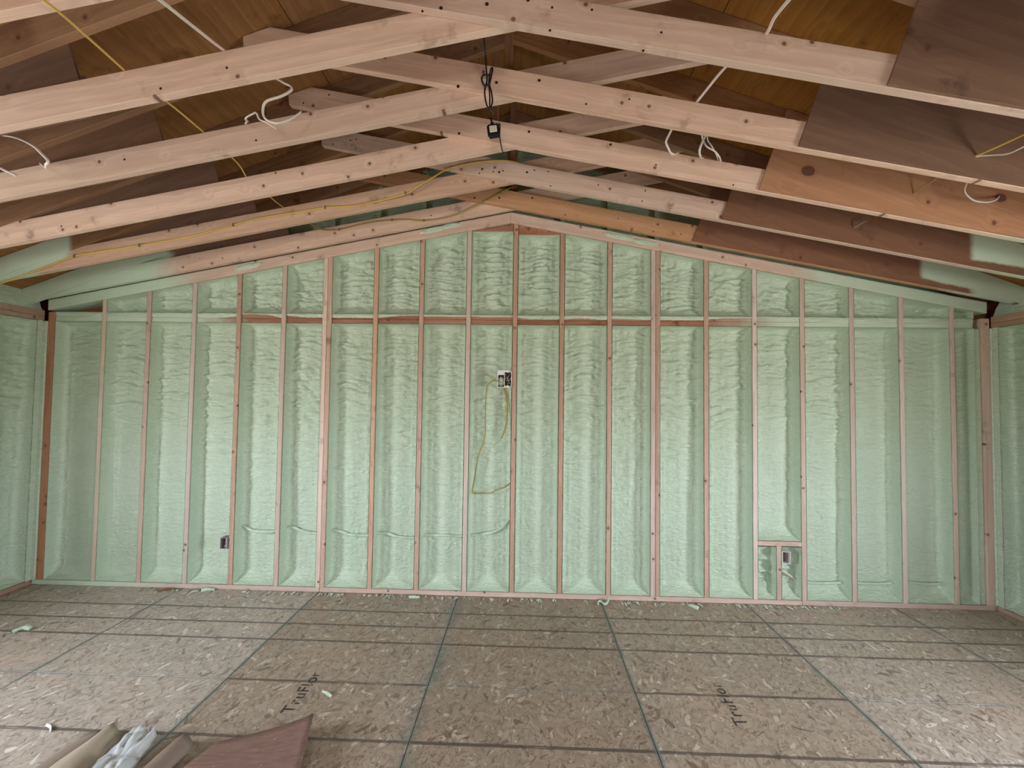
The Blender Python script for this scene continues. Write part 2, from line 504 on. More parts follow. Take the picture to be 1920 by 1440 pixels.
M['osb'] = osb()
k = NT('clear_plastic_film')
k.b.inputs['Alpha'].default_value = 0.55
M['film'] = k.done((0.72, 0.76, 0.80), 0.25, 0.5)
k = NT('red_brown_plywood')
p_ = k.n('TexCoord').outputs['Object']
f_ = k.noise(k.map(p_, (4, 60, 60)), 1.5, 4, 0.65)
c_ = k.ramp(f_, (0.3, (0.25, 0.15, 0.125)), (0.8, (0.15, 0.085, 0.07)))
c_ = k.mix(k.step(k.noise(p_, 55, 2), 0.70, 0.76), c_, (0.55, 0.45, 0.38))
M['offcut'] = k.done(c_, 0.7)

# ------------------------------------------------------------------ the setting
RX = -0.14                       # ridge line


def z_chord(x): return 3.275 - 0.192 * abs(x - RX)     # underside of the scissor chords
def z_raft(x): return 3.965 - 0.362 * abs(x - RX)      # underside of the rafters
def z_roof(x): return 4.116 - 0.362 * abs(x - RX)      # underside of the roof plywood
def z_plate(x): return 3.205 - 0.192 * abs(x - RX)     # underside of the sloping gable plate


def slope_poly(f, xa, xb, h):
    return [(xa, f(xa)), (xb, f(xb)), (xb, f(xb) + h), (xa, f(xa) + h)]


TONE = [1.05, 1.18, 1.20, 0.90, 0.80, 0.92, 1.10, 1.15, 1.0, 1.0]   # brightness of each column of sheets, lighter ones at both sides
# floor: tongue-and-groove sheets, 1.2017 m wide, 2.438 m long
floor = tag(empty('floor'), 'grey-brown strand board floor of printed sheets with green painted seams', 'floor', kind='structure')
seams = [-1.7468 + 1.2017 * i for i in range(-3, 7)]
for i, (a, b) in enumerate(zip(seams, seams[1:])):
    a, b = max(a, XL - 0.14), min(b, XRW + 0.14)
    if b - a < 0.05:
        continue
    col_i = i - 3
    first = 2.4887 if col_i % 2 == 1 else 2.4887 + 1.219
    if col_i in (-1, -2, 3, 4):
        first = 2.4887
    y = first - 2.438 * 3
    while y < 3.73:
        y0, y1 = max(y, YF - 0.14), min(y + 2.438, YB + 0.14)
        if y1 - y0 > 0.05:
            cx, cy = (a + b) / 2, y + 1.219
            if abs((b - a) - 1.2017) > 0.01:       # cut sheets keep the origin of the full one
                cx = (a + 0.60085) if b >= XRW else (b - 0.60085)
            bm = bmesh.new()
            g = 0.0016
            v = [bm.verts.new((xx - cx, yy - cy, zz)) for zz in (-0.018, 0) for xx, yy in ((a + g, y0 + g), (b - g, y0 + g), (b - g, y1 - g), (a + g, y1 - g))]
            for f in ((3, 2, 1, 0), (4, 5, 6, 7), (0, 1, 5, 4), (1, 2, 6, 5), (2, 3, 7, 6), (3, 0, 4, 7)):
                bm.faces.new([v[q] for q in f])
            bmesh.ops.bevel(bm, geom=[e for e in bm.edges if e.verts[0].co.z > -0.001 and e.verts[1].co.z > -0.001], offset=0.0015, segments=1, affect='EDGES')
            sh = bm_obj('floor_sheet', bm, M['osb'], Matrix.Translation((cx, cy, random.uniform(-0.0012, 0))), floor)
            sh['tone'] = TONE[i]
        y += 2.438
box('subfloor', XL - 0.2, XRW + 0.2, YF - 0.2, YB + 0.2, -0.06, -0.021, M['leak_backing'], floor, bevel=0)

# roof plywood
ceiling = tag(empty('ceiling', (RX, 0, 4.1)), 'dark orange-brown plywood roof deck above the timber trusses', 'ceiling', kind='structure')
ra = math.atan(0.362)
for side in (-1, 1):
    sl = 1.2192
    s0 = 0.0
    r = 0
    while s0 < 4.75:
        s1 = min(s0 + sl, 4.75)
        y = -3.5 + (0 if r % 2 else -1.22)
        while y < YB + 0.25:
            ya, yb = max(y, YF - 0.25), min(y + 2.438, YB + 0.25)
            if yb - ya > 0.05:
                xa, xb = RX + side * (s0 + 0.002) * math.cos(ra), RX + side * (s1 - 0.002) * math.cos(ra)
                poly = [(xa, z_roof(xa)), (xb, z_roof(xb)), (xb, z_roof(xb) + 0.013), (xa, z_roof(xa) + 0.013)]
                # local x along world y (grain), local z up the slope
                bm = bmesh.new()
                L, Wd = yb - ya - 0.004, (s1 - s0 - 0.004)
                v = [bm.verts.new(c) for c in ((0, 0, 0), (L, 0, 0), (L, 0, Wd), (0, 0, Wd), (0, 0.013, 0), (L, 0.013, 0), (L, 0.013, Wd), (0, 0.013, Wd))]
                for f in ((0, 1, 2, 3), (7, 6, 5, 4), (0, 4, 5, 1), (1, 5, 6, 2), (2, 6, 7, 3), (3, 7, 4, 0)):
                    bm.faces.new([v[q] for q in f])
                ez = Vector((xb - xa, 0, z_roof(xb) - z_roof(xa))).normalized()
                ex = Vector((0, 1, 0)) 
                ey = ez.cross(ex)
                if ey.z < 0:
                    ey = -ey
                mw = Matrix(((ex.x, ey.x, ez.x, xa), (ex.y, ey.y, ez.y, ya + 0.002), (ex.z, ey.z, ez.z, z_roof(xa)), (0, 0, 0, 1)))
                bm_obj('roof_panel', bm, M['sheathing'], mw, ceiling)
            y += 2.438
        s0 += sl
        r += 1
    xe = RX + side * 4.5
    board('light_leak_backing', [(RX, z_roof(RX) + 0.02), (xe, z_roof(xe) + 0.02), (xe, z_roof(xe) + 0.03), (RX, z_roof(RX) + 0.03)], YF - 0.3, YB + 0.3, 0, M['leak_backing'], ceiling, 0)  # unseen sheet added over the deck to block sky light at the joints

# ------------------------------------------------------------------ foam in the stud bays


def foam_bay(name, parent, xl, xr, z0, ztop, yf, seed, db=0.112, dx=0.0092, ledge=0.07, mat=None, world=None, fine_z=0.55, smooth_amt=1.0, xtilt=0.0):
    """spray foam filling one bay: it coats both stud sides and the plates and ripples on its back face.
    ztop is a function of x. Front of the bay at y = yf, depth towards +y."""
    rs = random.Random(seed)
    so = rs.uniform(0, 90)
    w = xr - xl
    # profile across: list of (x, depth)
    prof = []
    for d in (0.004, 0.02, 0.045, 0.07):
        prof.append((0.004 + 0.05 * d, d, 0))
    rl, rr_ = rs.uniform(0.028, 0.05), rs.uniform(0.028, 0.05)
    for a in (0.25, 0.5, 0.75, 1.0):
        prof.append((0.0085 + rl * (1 - math.cos(a * PI / 2)), 0.07 + (db - 0.07) * math.sin(a * PI / 2), a))
    x_a, x_b = prof[-1][0], w - (0.0085 + rr_)
    nb = max(4, int((x_b - x_a) / dx))
    for i in range(1, nb):
        prof.append((x_a + (x_b - x_a) * i / nb, db, 1))
    for a in (1.0, 0.75, 0.5, 0.25):
        prof.append((w - (0.0085 + rr_ * (1 - math.cos(a * PI / 2))), 0.07 + (db - 0.07) * math.sin(a * PI / 2), a))
    for d in (0.07, 0.045, 0.02, 0.004):
        prof.append((w - (0.004 + 0.05 * d), d, 0))
    H = min(ztop(xl), ztop(xr)) - z0
    vert = []
    for d, t in ((0.004, 0.002), (0.03, 0.012), (0.06, 0.03), (0.085, 0.055), (db, 0.055 + ledge * 0.6)):
        vert.append((t * min(1, H / 0.3), d, 0))
    va = vert[-1][0]
    vb = H - 0.045 * min(1, H / 0.3)
    nv = max(3, int((vb - va) / dx))
    for i in range(1, nv):
        vert.append((va + (vb - va) * i / nv, db, 1))
    for d, t in ((db, 0.045), (0.085, 0.02), (0.05, 0.009), (0.02, 0.004), (0.004, 0.002)):
        vert.append((H - t * min(1, H / 0.3), d, 0))
    verts = []
    nzf = noise.noise
    V = Vector
    for (h, dv, mv) in vert:
        fr = h / H
        wl = 0.012 * nzf(V((so, h * 7.0, 1.3))) + 0.005 * nzf(V((so, h * 31.0, 4.3)))
        wr_ = 0.012 * nzf(V((so + 9, h * 7.0, 5.1))) + 0.005 * nzf(V((so, h * 31.0, 9.3)))
        lowf = max(0.0, min(1.0, (fr - 0.25) / 0.45)) if H > 1 else 1.0
        for (x, du, mu) in prof:
            xx = x
            if mu > 0:
                q = (x - 0.0085) / (w - 0.017)
                fall = (1 - q) ** 3
                xx = x + mu * (wl * fall + wr_ * q ** 3)
            # smooth minimum of the two depths
            e = 0.02
            hh = max(0.0, min(1.0, 0.5 + 0.5 * (dv - du) / e))
            d = dv * (1 - hh) + du * hh - e * hh * (1 - hh) * 0.6
            d = max(d, 0.003)
            X, Z = xl + xx, z0 + h
            zt = ztop(X) - min(ztop(xl), ztop(xr))
            Z += zt * fr ** 2 if H < 1.2 else 0
            m = max(0.0, min(1.0, (d - 0.045) / 0.05))
            p = V((X * 5.5 + so, Z * 28.0 + 0.8 * nzf(V((X * 6, Z * 4, so))), so * 0.37))
            rip = abs(nzf(p)) * 1.0 + abs(nzf(V((p.x * 2.3, p.y * 2.1, p.z + 3)))) * 0.6
            iso = abs(nzf(V((X * 22 + so, Z * 36, 2.0)))) * 0.6 + abs(nzf(V((X * 40, Z * 56 + so, 5.0)))) * 0.4
            lump = nzf(V((X * 5, Z * 2.3, so + 7)))
            hgt = (rip * 0.040 * lowf + iso * 0.021 * (1 - 0.5 * lowf)) * smooth_amt + lump * 0.006
            bead = 0.010 * math.exp(-((min(x, w - x) - 0.062) / 0.012) ** 2) * (0.5 + nzf(V((so, Z * 9, 8.0 if x < w / 2 else 3.0))))
            dd = d - (hgt - 0.009 + bead) * m
            # side coats get a little relief
            if mu < 0.3 and mv == 1:
                jit = 0.0022 * nzf(V((d * 60, Z * 45, so)))
                X += jit if x < w / 2 else -jit
            verts.append((X + xtilt * (Z - z0), yf + dd, Z))
    nu, nvv = len(prof), len(vert)
    idx = np.arange(nu * nvv).reshape(nvv, nu)
    faces = np.stack([idx[:-1, :-1], idx[:-1, 1:], idx[1:, 1:], idx[1:, :-1]], -1).reshape(-1, 4)
    me = bpy.data.meshes.new(name)
    me.vertices.add(len(verts))
    me.vertices.foreach_set('co', np.array(verts, dtype=np.float32).ravel())
    nf = len(faces)
    me.loops.add(nf * 4)
    me.loops.foreach_set('vertex_index', faces.ravel().astype(np.int32))
    me.polygons.add(nf)
    me.polygons.foreach_set('loop_start', np.arange(0, nf * 4, 4, dtype=np.int32))
    me.polygons.foreach_set('loop_total', np.full(nf, 4, dtype=np.int32))
    me.update(calc_edges=True)
    return mesh_obj(name, me, mat or M['foam'], world, parent, True)


# ------------------------------------------------------------------ back (gable) wall
wall_back = tag(empty('wall_back', (RX, YB, 0)), 'gable end wall of bare studs with mint green spray foam between them', 'wall', kind='structure')
STUD = [(-3.753, 1), (-3.345, 1), (-2.933, 1), (-2.528, 1), (-2.125, 1), (-1.740, 2), (-1.310, 1), (-0.907, 1), (-0.496, 1), (-0.091, 1),
        (0.313, 1), (0.722, 1), (1.112, 2), (1.540, 1), (1.943, 1), (2.341, 1), (2.749, 1), (3.155, 1), (3.570, 1)]
SW = 0.0385
edges = []          # (left face, right face) of every stud group
edges.append((XL - 0.1, -4.205))
for x, n in STUD:
    edges.append((x - SW * n / 2, x + SW * n / 2))
edges.append((3.752, XRW + 0.1))
for x, n in STUD:
    for q in range(n):
        cx = x + (q - (n - 1) / 2) * (SW + 0.0012)
        a, b = cx - SW / 2 + 0.0006, cx + SW / 2 - 0.0006
        za, zb = z_plate(a), z_plate(b)
        mt = M['stud_green_left'] if x < -3.3 else (M['stud_red'] if x in (-2.528, -1.310, -0.907, -0.091, 0.313, 0.722, 1.540) or (n == 2 and q == 1) else M['stud'])
        yj = random.uniform(-0.002, 0.002)
        board('stud', [(b, 0.0385), (b, zb), (a, za), (a, 0.0385)], YB + yj, YB + 0.139, PI / 2, mt, wall_back)
# corner posts
box('corner_post', -4.262, -4.205, YB - 0.004, YB + 0.139, 0.0385, 2.40, M['post'], wall_back, 'z')
box('corner_post', 3.808, 3.866, YB - 0.004, YB + 0.139, 0.0385, 2.40, M['stud'], wall_back, 'z')
box('corner_foam', XL - 0.09, -4.263, YB - 0.012, YB + 0.11, 0.0385, 2.318, M['foam'], wall_back, 'z', 0.006)
box('corner_foam', 3.867, XRW + 0.09, YB - 0.012, YB + 0.11, 0.0385, 2.318, M['foam'], wall_back, 'z', 0.006)
box('coated_stud', 3.752, 3.807, YB + 0.012, YB + 0.11, 0.0385, 2.318, M['foam'], wall_back, 'z', 0.006)
# sole plate in three lengths
for a, b in ((XL, -1.742), (-1.740, 2.318), (2.320, XRW)):
    box('sole_plate', a + 0.001, b - 0.001, YB + random.uniform(-0.003, 0.0), YB + 0.139, 0.0, 0.038, M['plate_floor'], wall_back)
# sloping top plate
sa = math.atan(0.192)
board('gable_plate', [(XL + 0.04, z_plate(XL + 0.04)), (RX, z_plate(RX)), (RX, z_plate(RX) + 0.092), (XL + 0.04, z_plate(XL + 0.04) + 0.092)], YB - 0.012, YB + 0.139, sa, M['plate_slope'], wall_back)
board('gable_plate', [(RX + 0.001, z_plate(RX)), (XRW - 0.04, z_plate(XRW - 0.04)), (XRW - 0.04, z_plate(XRW - 0.04) + 0.092), (RX + 0.001, z_plate(RX) + 0.092)], YB - 0.012, YB + 0.139, -sa, M['plate_slope'], wall_back)
# blocking at eight feet, two stacked pieces in each bay, and the foam above and below
bn = 0
for (la, lb), (ra_, rb) in zip(edges, edges[1:]):
    a, b = lb, ra_
    mid = (a + b) / 2
    mt = M['red_green'] if (mid < -2.3 or mid > 1.6) else M['red']
    y_in = YB + random.uniform(0.006, 0.016)
    for z0, z1 in ((2.320, 2.3575), (2.3595, 2.397)):
        box('blocking', a + 0.0005, b - 0.0005, y_in + (0 if z0 < 2.35 else 0.0015), YB + 0.135, z0, z1, mt, wall_back)
    if -0.5 < mid < 0.3:      # filler blocks under the peak of the plate
        zb = 3.135 if mid < -0.1 else 3.105
        board('filler_block', [(a + 0.001, zb), (b - 0.001, zb), (b - 0.001, z_plate(b)), (a + 0.001, z_plate(a))] if abs(mid - RX) > 0.18 or True else [], YB + 0.008, YB + 0.13, 0, M['red'], wall_back)
        top = (lambda x, zb=zb: zb)
    else:
        top = z_plate
    # lower bay; two bays are divided by the small box frame on the right
    if 1.9 < mid < 2.4:
        foam_bay('foam_infill', wall_back, a, b, 0.520, lambda x: 2.318, YB, 100 + bn)
        foam_bay('foam_infill', wall_back, a, 2.116, 0.040, lambda x: 0.474, YB, 300 + bn, db=0.118, smooth_amt=1.5)
        foam_bay('foam_infill', wall_back, 2.155, b, 0.040, lambda x: 0.474, YB, 301 + bn, db=0.118, smooth_amt=1.5)
    else:
        foam_bay('foam_infill', wall_back, a, b, 0.040, lambda x: 2.318, YB, 100 + bn, ledge=random.uniform(0.04, 0.09), smooth_amt=0.5 if (mid > 2.9 or mid < -3.7) else 1.0)
    # foam that ran over the upper block
    cover = 0.020 if abs(mid) < 2.2 else 0.034
    bm = bmesh.new()
    rows = []
    for i in range(31):
        x = a + 0.001 + (b - a - 0.002) * i / 30
        w_ = max(0.0, min(1, 0.75 + 1.3 * noise.noise(Vector((x * 2.6, 7.7, bn * 0.3)))))
        zb_ = 2.402 - 0.004 - cover * 1.5 * w_ - 0.003 * noise.noise(Vector((x * 40, 1, 2)))
        rows.append([bm.verts.new((x, y_in + dy_, z_)) for dy_, z_ in ((0.03, 2.408), (0.0, 2.404), (-0.004, 2.396), (-0.003, (zb_ + 2.39) / 2), (0.001, zb_), (0.012, zb_ - 0.001))])
    for p0, p1 in zip(rows, rows[1:]):
        for i in range(5):
            bm.faces.new((p0[i], p1[i], p1[i + 1], p0[i + 1]))
    bm_obj('foam_lip', bm, M['foam'], None, wall_back, True)
    if min(top(a), top(b)) - 2.40 > 0.05:
        foam_bay('foam_infill', wall_back, a, b, 2.399, top, YB, 200 + bn, ledge=0.03, smooth_amt=1.25)
    bn += 1
# small frame around the outlet box in the right-hand bay
box('box_header', 1.963, 2.321, YB + 0.002, YB + 0.135, 0.479, 0.517, M['lumber'], wall_back)
box('box_stud', 2.117, 2.155, YB + 0.003, YB + 0.135, 0.0385, 0.478, M['stud'], wall_back, 'z')
# foam smeared over the gable plate
for x, dz, lx, sg in ((-0.80, 0.066, 0.14, 1), (-0.66, 0.074, 0.09, 1), (0.80, 0.060, 0.13, -1), (1.02, 0.050, 0.11, -1), (-2.45, 0.05, 0.12, 1)):
    bm = bmesh.new()
    bmesh.ops.create_icosphere(bm, subdivisions=4, radius=1.0)
    for v in bm.verts:
        n_ = 1 + 0.35 * noise.noise(v.co * 2.1 + Vector((x * 7, 0, 0)))
        v.co = Vector((v.co.x * lx * n_, v.co.y * 0.006, v.co.z * 0.024 * n_))
    bm_obj('foam_smear', bm, M['foam'], Matrix.Translation((x, YB - 0.013, z_plate(x) + dz)) @ Matrix.Rotation(-sa * sg, 4, 'Y'), wall_back, True)
# gable triangle above the plate: rafter, studs and foam
for side, poly in ((-1, [(XL, z_plate(XL) + 0.092), (RX, z_plate(RX) + 0.092), (RX, z_roof(RX)), (XL, z_roof(XL))]), (1, [(RX, z_plate(RX) + 0.092), (XRW, z_plate(XRW) + 0.092), (XRW, z_roof(XRW)), (RX, z_roof(RX))])):
    # foam face as a rippled grid
    xs = np.linspace(poly[0][0], poly[1][0], 150)
    bm = bmesh.new()
    rows = []
    for x in xs:
        lo, hi = z_plate(x) + 0.09, z_roof(x)
        rows.append([bm.verts.new((x, YB + 0.075 - 0.012 * abs(noise.noise(Vector((x * 4, (lo + (hi - lo) * t) * 16, side)))) - 0.012 * noise.noise(Vector((x * 6, lo + (hi - lo) * t * 7, 3))), lo + (hi - lo) * t)) for t in np.linspace(0, 1, 40)])
    for p0, p1 in zip(rows, rows[1:]):
        for i in range(39):
            bm.faces.new((p0[i], p1[i], p1[i + 1], p0[i + 1]))
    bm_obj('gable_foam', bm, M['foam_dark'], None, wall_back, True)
    a, b = (XL, RX) if side < 0 else (RX, XRW)
    board('gable_rafter', [(a, z_raft(a)), (b, z_raft(b)), (b, z_raft(b) + 0.148), (a, z_raft(a) + 0.148)], YB + 0.02, YB + 0.06, math.atan(0.362) * -side, M['rafter'], wall_back)
for x in (-2.125, -1.72, -1.31, -0.907, -0.496, -0.16, 0.313, 0.722, 1.13, 1.54):
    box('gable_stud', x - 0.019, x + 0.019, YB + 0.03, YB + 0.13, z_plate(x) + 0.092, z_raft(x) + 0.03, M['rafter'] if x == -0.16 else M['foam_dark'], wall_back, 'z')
# sheathing outside
for side in (-1, 1):
    a, b = (XL - 0.16, RX) if side < 0 else (RX, XRW + 0.16)
    board('outer_sheathing', [(a, -0.02), (b, -0.02), (b, z_roof(b) + 0.02), (a, z_roof(a) + 0.02)], YB + 0.140, YB + 0.152, 0, M['sheathing'], wall_back, 0)

# ------------------------------------------------------------------ side walls (local x along the wall, local -y faces the room)


def side_wall(name, label, mw, face_sign, win, posts, bays, pmat):
    root = tag(link(bpy.data.objects.new(name, None), mw), label, 'wall', kind='structure')

    def B(n, x0, x1, y0, y1, z0, z1, mat, axis='x'):
        return box(n, x0, x1, y0, y1, z0, z1, mat, root, axis, 0.0015, mw)
    return root, B


mwl = Matrix.Translation((XL, 0, 0)) @ Matrix.Rotation(PI / 2, 4, 'Z')
mwr = Matrix.Translation((XRW, 0, 0)) @ Matrix.Rotation(-PI / 2, 4, 'Z')
for nm, lb, mw, sg, win in (('wall_left', 'left side wall of foam-coated studs under a brown timber plate', mwl, 1, WIN_L),
                            ('wall_right', 'right side wall of foam-coated studs under a brown timber plate', mwr, -1, WIN_R)):
    root, B = side_wall(nm, lb, mw, sg, win, None, None, None)
    lo, hi = (YF, YB) if sg > 0 else (-YB, -YF)
    w0, w1 = (win[0], win[1]) if sg > 0 else (-win[1], -win[0])
    B('sole_plate', lo, hi, 0, 0.139, 0, 0.038, M['side_plate'])
    B('top_plate', lo, hi, 0, 0.139, 2.320, 2.358, M['side_plate'])
    B('top_plate', lo, hi, 0.0, 0.139, 2.360, 2.412, M['side_plate'])
    # studs from the back corner towards the camera, as far as the window
    ys = [3.565, 3.235, 2.83, 2.42, 2.05] if sg > 0 else [3.565, 3.33, 2.93, 2.52, 2.05]
    prev = 3.595
    for j, yc in enumerate(ys):
        a, b = yc - 0.019, yc + 0.019
        xa, xb = (a, b) if sg > 0 else (-b, -a)
        B('stud', xa, xb, 0.0, 0.139, 0.0385, 2.3195, M['foam'] if j == 0 else M['post'], 'z')
        f0, f1 = (b, prev) if sg > 0 else (-prev, -b)
        if f1 - f0 > 0.06:
            foam_bay('foam_infill', root, f0, f1, 0.040, lambda x: 2.318, 0.0, 400 + j + (50 if sg < 0 else 0), world=mw, dx=0.0125 if j < 3 else 0.03, smooth_amt=1.15)
        prev = a
    # nearer part of the wall around the window
    near = min(ys) - 0.019
    y_lo, y_hi = (YF, near) if sg > 0 else (-near, -YF)
    B('wall_panel', y_lo, y_hi, 0.06, 0.139, 0.038, win[2], M['rafter'])
    B('wall_panel', y_lo, y_hi, 0.06, 0.139, win[3], 2.32, M['rafter'])
    B('wall_panel', y_lo, w0, 0.06, 0.139, win[2], win[3], M['rafter'])
    if y_hi > w1 + 0.002:
        B('wall_panel', w1, y_hi, 0.06, 0.139, win[2], win[3], M['rafter'])
    # outer sheathing with the window cut out
    for x0, x1, z0, z1 in ((lo - 0.15, hi + 0.15, -0.02, win[2]), (lo - 0.15, hi + 0.15, win[3], 2.75), (lo - 0.15, w0, win[2], win[3]), (w1, hi + 0.15, win[2], win[3])):
        B('outer_sheathing', x0, x1, 0.140, 0.152, z0, z1, M['sheathing'])
    # foam packed in the eave above the plate
    bm = bmesh.new()
    rows = []
    for x in np.linspace(lo, hi, 120):
        rows.append([bm.verts.new((x, 0.02 + 0.10 * t + 0.018 * noise.noise(Vector((x * 5, t * 3, sg))), 2.412 + 0.25 * t)) for t in np.linspace(0, 1, 8)])
    for p0, p1 in zip(rows, rows[1:]):
        for i in range(7):
            bm.faces.new((p0[i], p1[i], p1[i + 1], p0[i + 1]))
    bm_obj('eave_foam', bm, M['foam'], mw, root, True)
    wf = tag(empty('window_1' if sg > 0 else 'window_2', (XL - 0.07 if sg > 0 else XRW + 0.07, (win[0] + win[1]) / 2, win[2])), 'window opening in the ' + ('left' if sg > 0 else 'right') + ' side wall beside the camera', 'window', kind='structure')
    for n_, x0, x1, z0, z1 in (('sill', w0, w1, win[2] - 0.0, win[2] + 0.035), ('head', w0, w1, win[3] - 0.035, win[3]), ('jamb', w0, w0 + 0.035, win[2] + 0.035, win[3] - 0.035), ('jamb', w1 - 0.035, w1, win[2] + 0.035, win[3] - 0.035)):
        box(n_, x0, x1, 0.05, 0.15, z0, z1, M['box_white'], wf, 'x', 0.0015, mw)

# front wall behind the camera
wall_front = tag(empty('wall_front', (0, YF, 0)), 'front wall behind the camera with an unseen opening added for fill light', 'wall', kind='structure')
for x0, x1, z0, z1 in ((XL, XRW, 0, FILL_F[2]), (XL, XRW, FILL_F[3], 2.6), (XL, FILL_F[0], FILL_F[2], FILL_F[3]), (FILL_F[1], XRW, FILL_F[2], FILL_F[3])):
    box('wall_panel', x0, x1, YF - 0.139, YF - 0.06, z0, z1, M['sheathing'], wall_front)
for side in (-1, 1):
    a, b = (XL - 0.16, RX) if side < 0 else (RX, XRW + 0.16)
    board('outer_sheathing', [(a, 2.55), (b, 2.55), (b, z_roof(b) + 0.02), (a, z_roof(a) + 0.02)], YF - 0.152, YF - 0.139, 0, M['sheathing'], wall_front, 0)

# ------------------------------------------------------------------ scissor trusses
TY = {'Z': 1.3213, 'A': 1.7555, 'B': 2.1896, 'C': 2.6238, 'D': 3.0579, 'E': 3.4921}
GX = {'Z': (-1.96, 1.44), 'A': (-1.965, 1.452), 'B': (-1.965, 1.376), 'C': (-1.97, 1.416), 'D': (-2.0, 1.390), 'E': (-2.0, 1.361)}
LAB = {'Z': 'scissor truss nearest overhead, only its left and upper tips inside the frame',
       'A': 'large scissor truss spanning the top of the view, wide brown plywood gusset at right',
       'B': 'scissor truss with the black cord looped over its centre',
       'C': 'scissor truss behind the hanging floodlight, with an orange knotty plywood gusset',
       'D': 'scissor truss with yellow cable stapled along its tan left chord',
       'E': 'scissor truss closest to the gable wall, with an orange right chord'}
HOLES = {'Z': [], 'A': [(-.373, 3.329), (-.179, 3.343), (-.006, 3.358), (.095, 3.324), (.087, 3.226), (.474, 3.134), (.261, 3.312), (-.452, 3.317), (.548, 3.21)],
         'B': [(-.37, 3.321), (-.168, 3.339), (.056, 3.348), (.301, 3.22), (.524, 3.244)],
         'C': [(-.433, 3.348), (.007, 3.356), (.516, 3.271), (.796, 3.142), (1.267, 3.013), (-1.436, 3.553), (-1.271, 3.604)],
         'D': [(-.332, 3.36), (-.206, 3.336), (-.003, 3.335), (-.351, 3.328), (-.249, 3.34), (-.179, 3.347), (.051, 3.351), (.152, 3.338), (.169, 3.232), (.516, 3.239), (.854, 3.195), (.832, 3.12), (-1.447, 3.553), (-1.316, 3.581), (-1.272, 3.589)],
         'E': [(-.439, 3.356), (-.233, 3.356), (.043, 3.355), (.319, 3.211), (.755, 3.179), (1.044, 3.072), (1.27, 3.05)]}
LHOLES = {'A': [(-1.611, 3.022), (-1.318, 3.112)], 'B': [(-1.47, 3.062), (-2.199, 2.959)], 'C': [(-3.042, 2.77), (-1.626, 3.12)], 'E': [(-.814, 3.223), (-2.622, 2.954), (-2.609, 2.852)]}
MATS = {'A': ('lumber', 'lumber'), 'B': ('lumber', 'lumber'), 'C': ('lumber', 'chord_CR'), 'D': ('chord_DL', 'chord_DR'), 'E': ('chord_EL', 'chord_ER'), 'Z': ('lumber', 'lumber')}
GM = {'Z': ('gusset', 'gusset'), 'A': ('gusset', 'gusset'), 'B': ('gusset', 'gusset'), 'C': ('gusset', 'gusset_orange'), 'D': ('gusset_DL', 'gusset_DR'), 'E': ('gusset_EL', 'gusset_ER')}
CH, RH = 0.1425, 0.148
hole_me = None


def hole(parent, x, y, z, r):
    global hole_me
    if hole_me is None:
        bm = bmesh.new()
        bmesh.ops.create_cone(bm, cap_ends=True, segments=12, radius1=1.0, radius2=0.85, depth=0.4)
        hole_me = bpy.data.meshes.new('bolt_head')
        bm.to_mesh(hole_me)
        bm.free()
        hole_me.materials.append(M['hole'])
    w = Matrix.Translation((x, y, z)) @ Matrix.Rotation(PI / 2, 4, 'X') @ Matrix.Scale(r, 4)
    return link(bpy.data.objects.new('bolt_head', hole_me), w, parent)


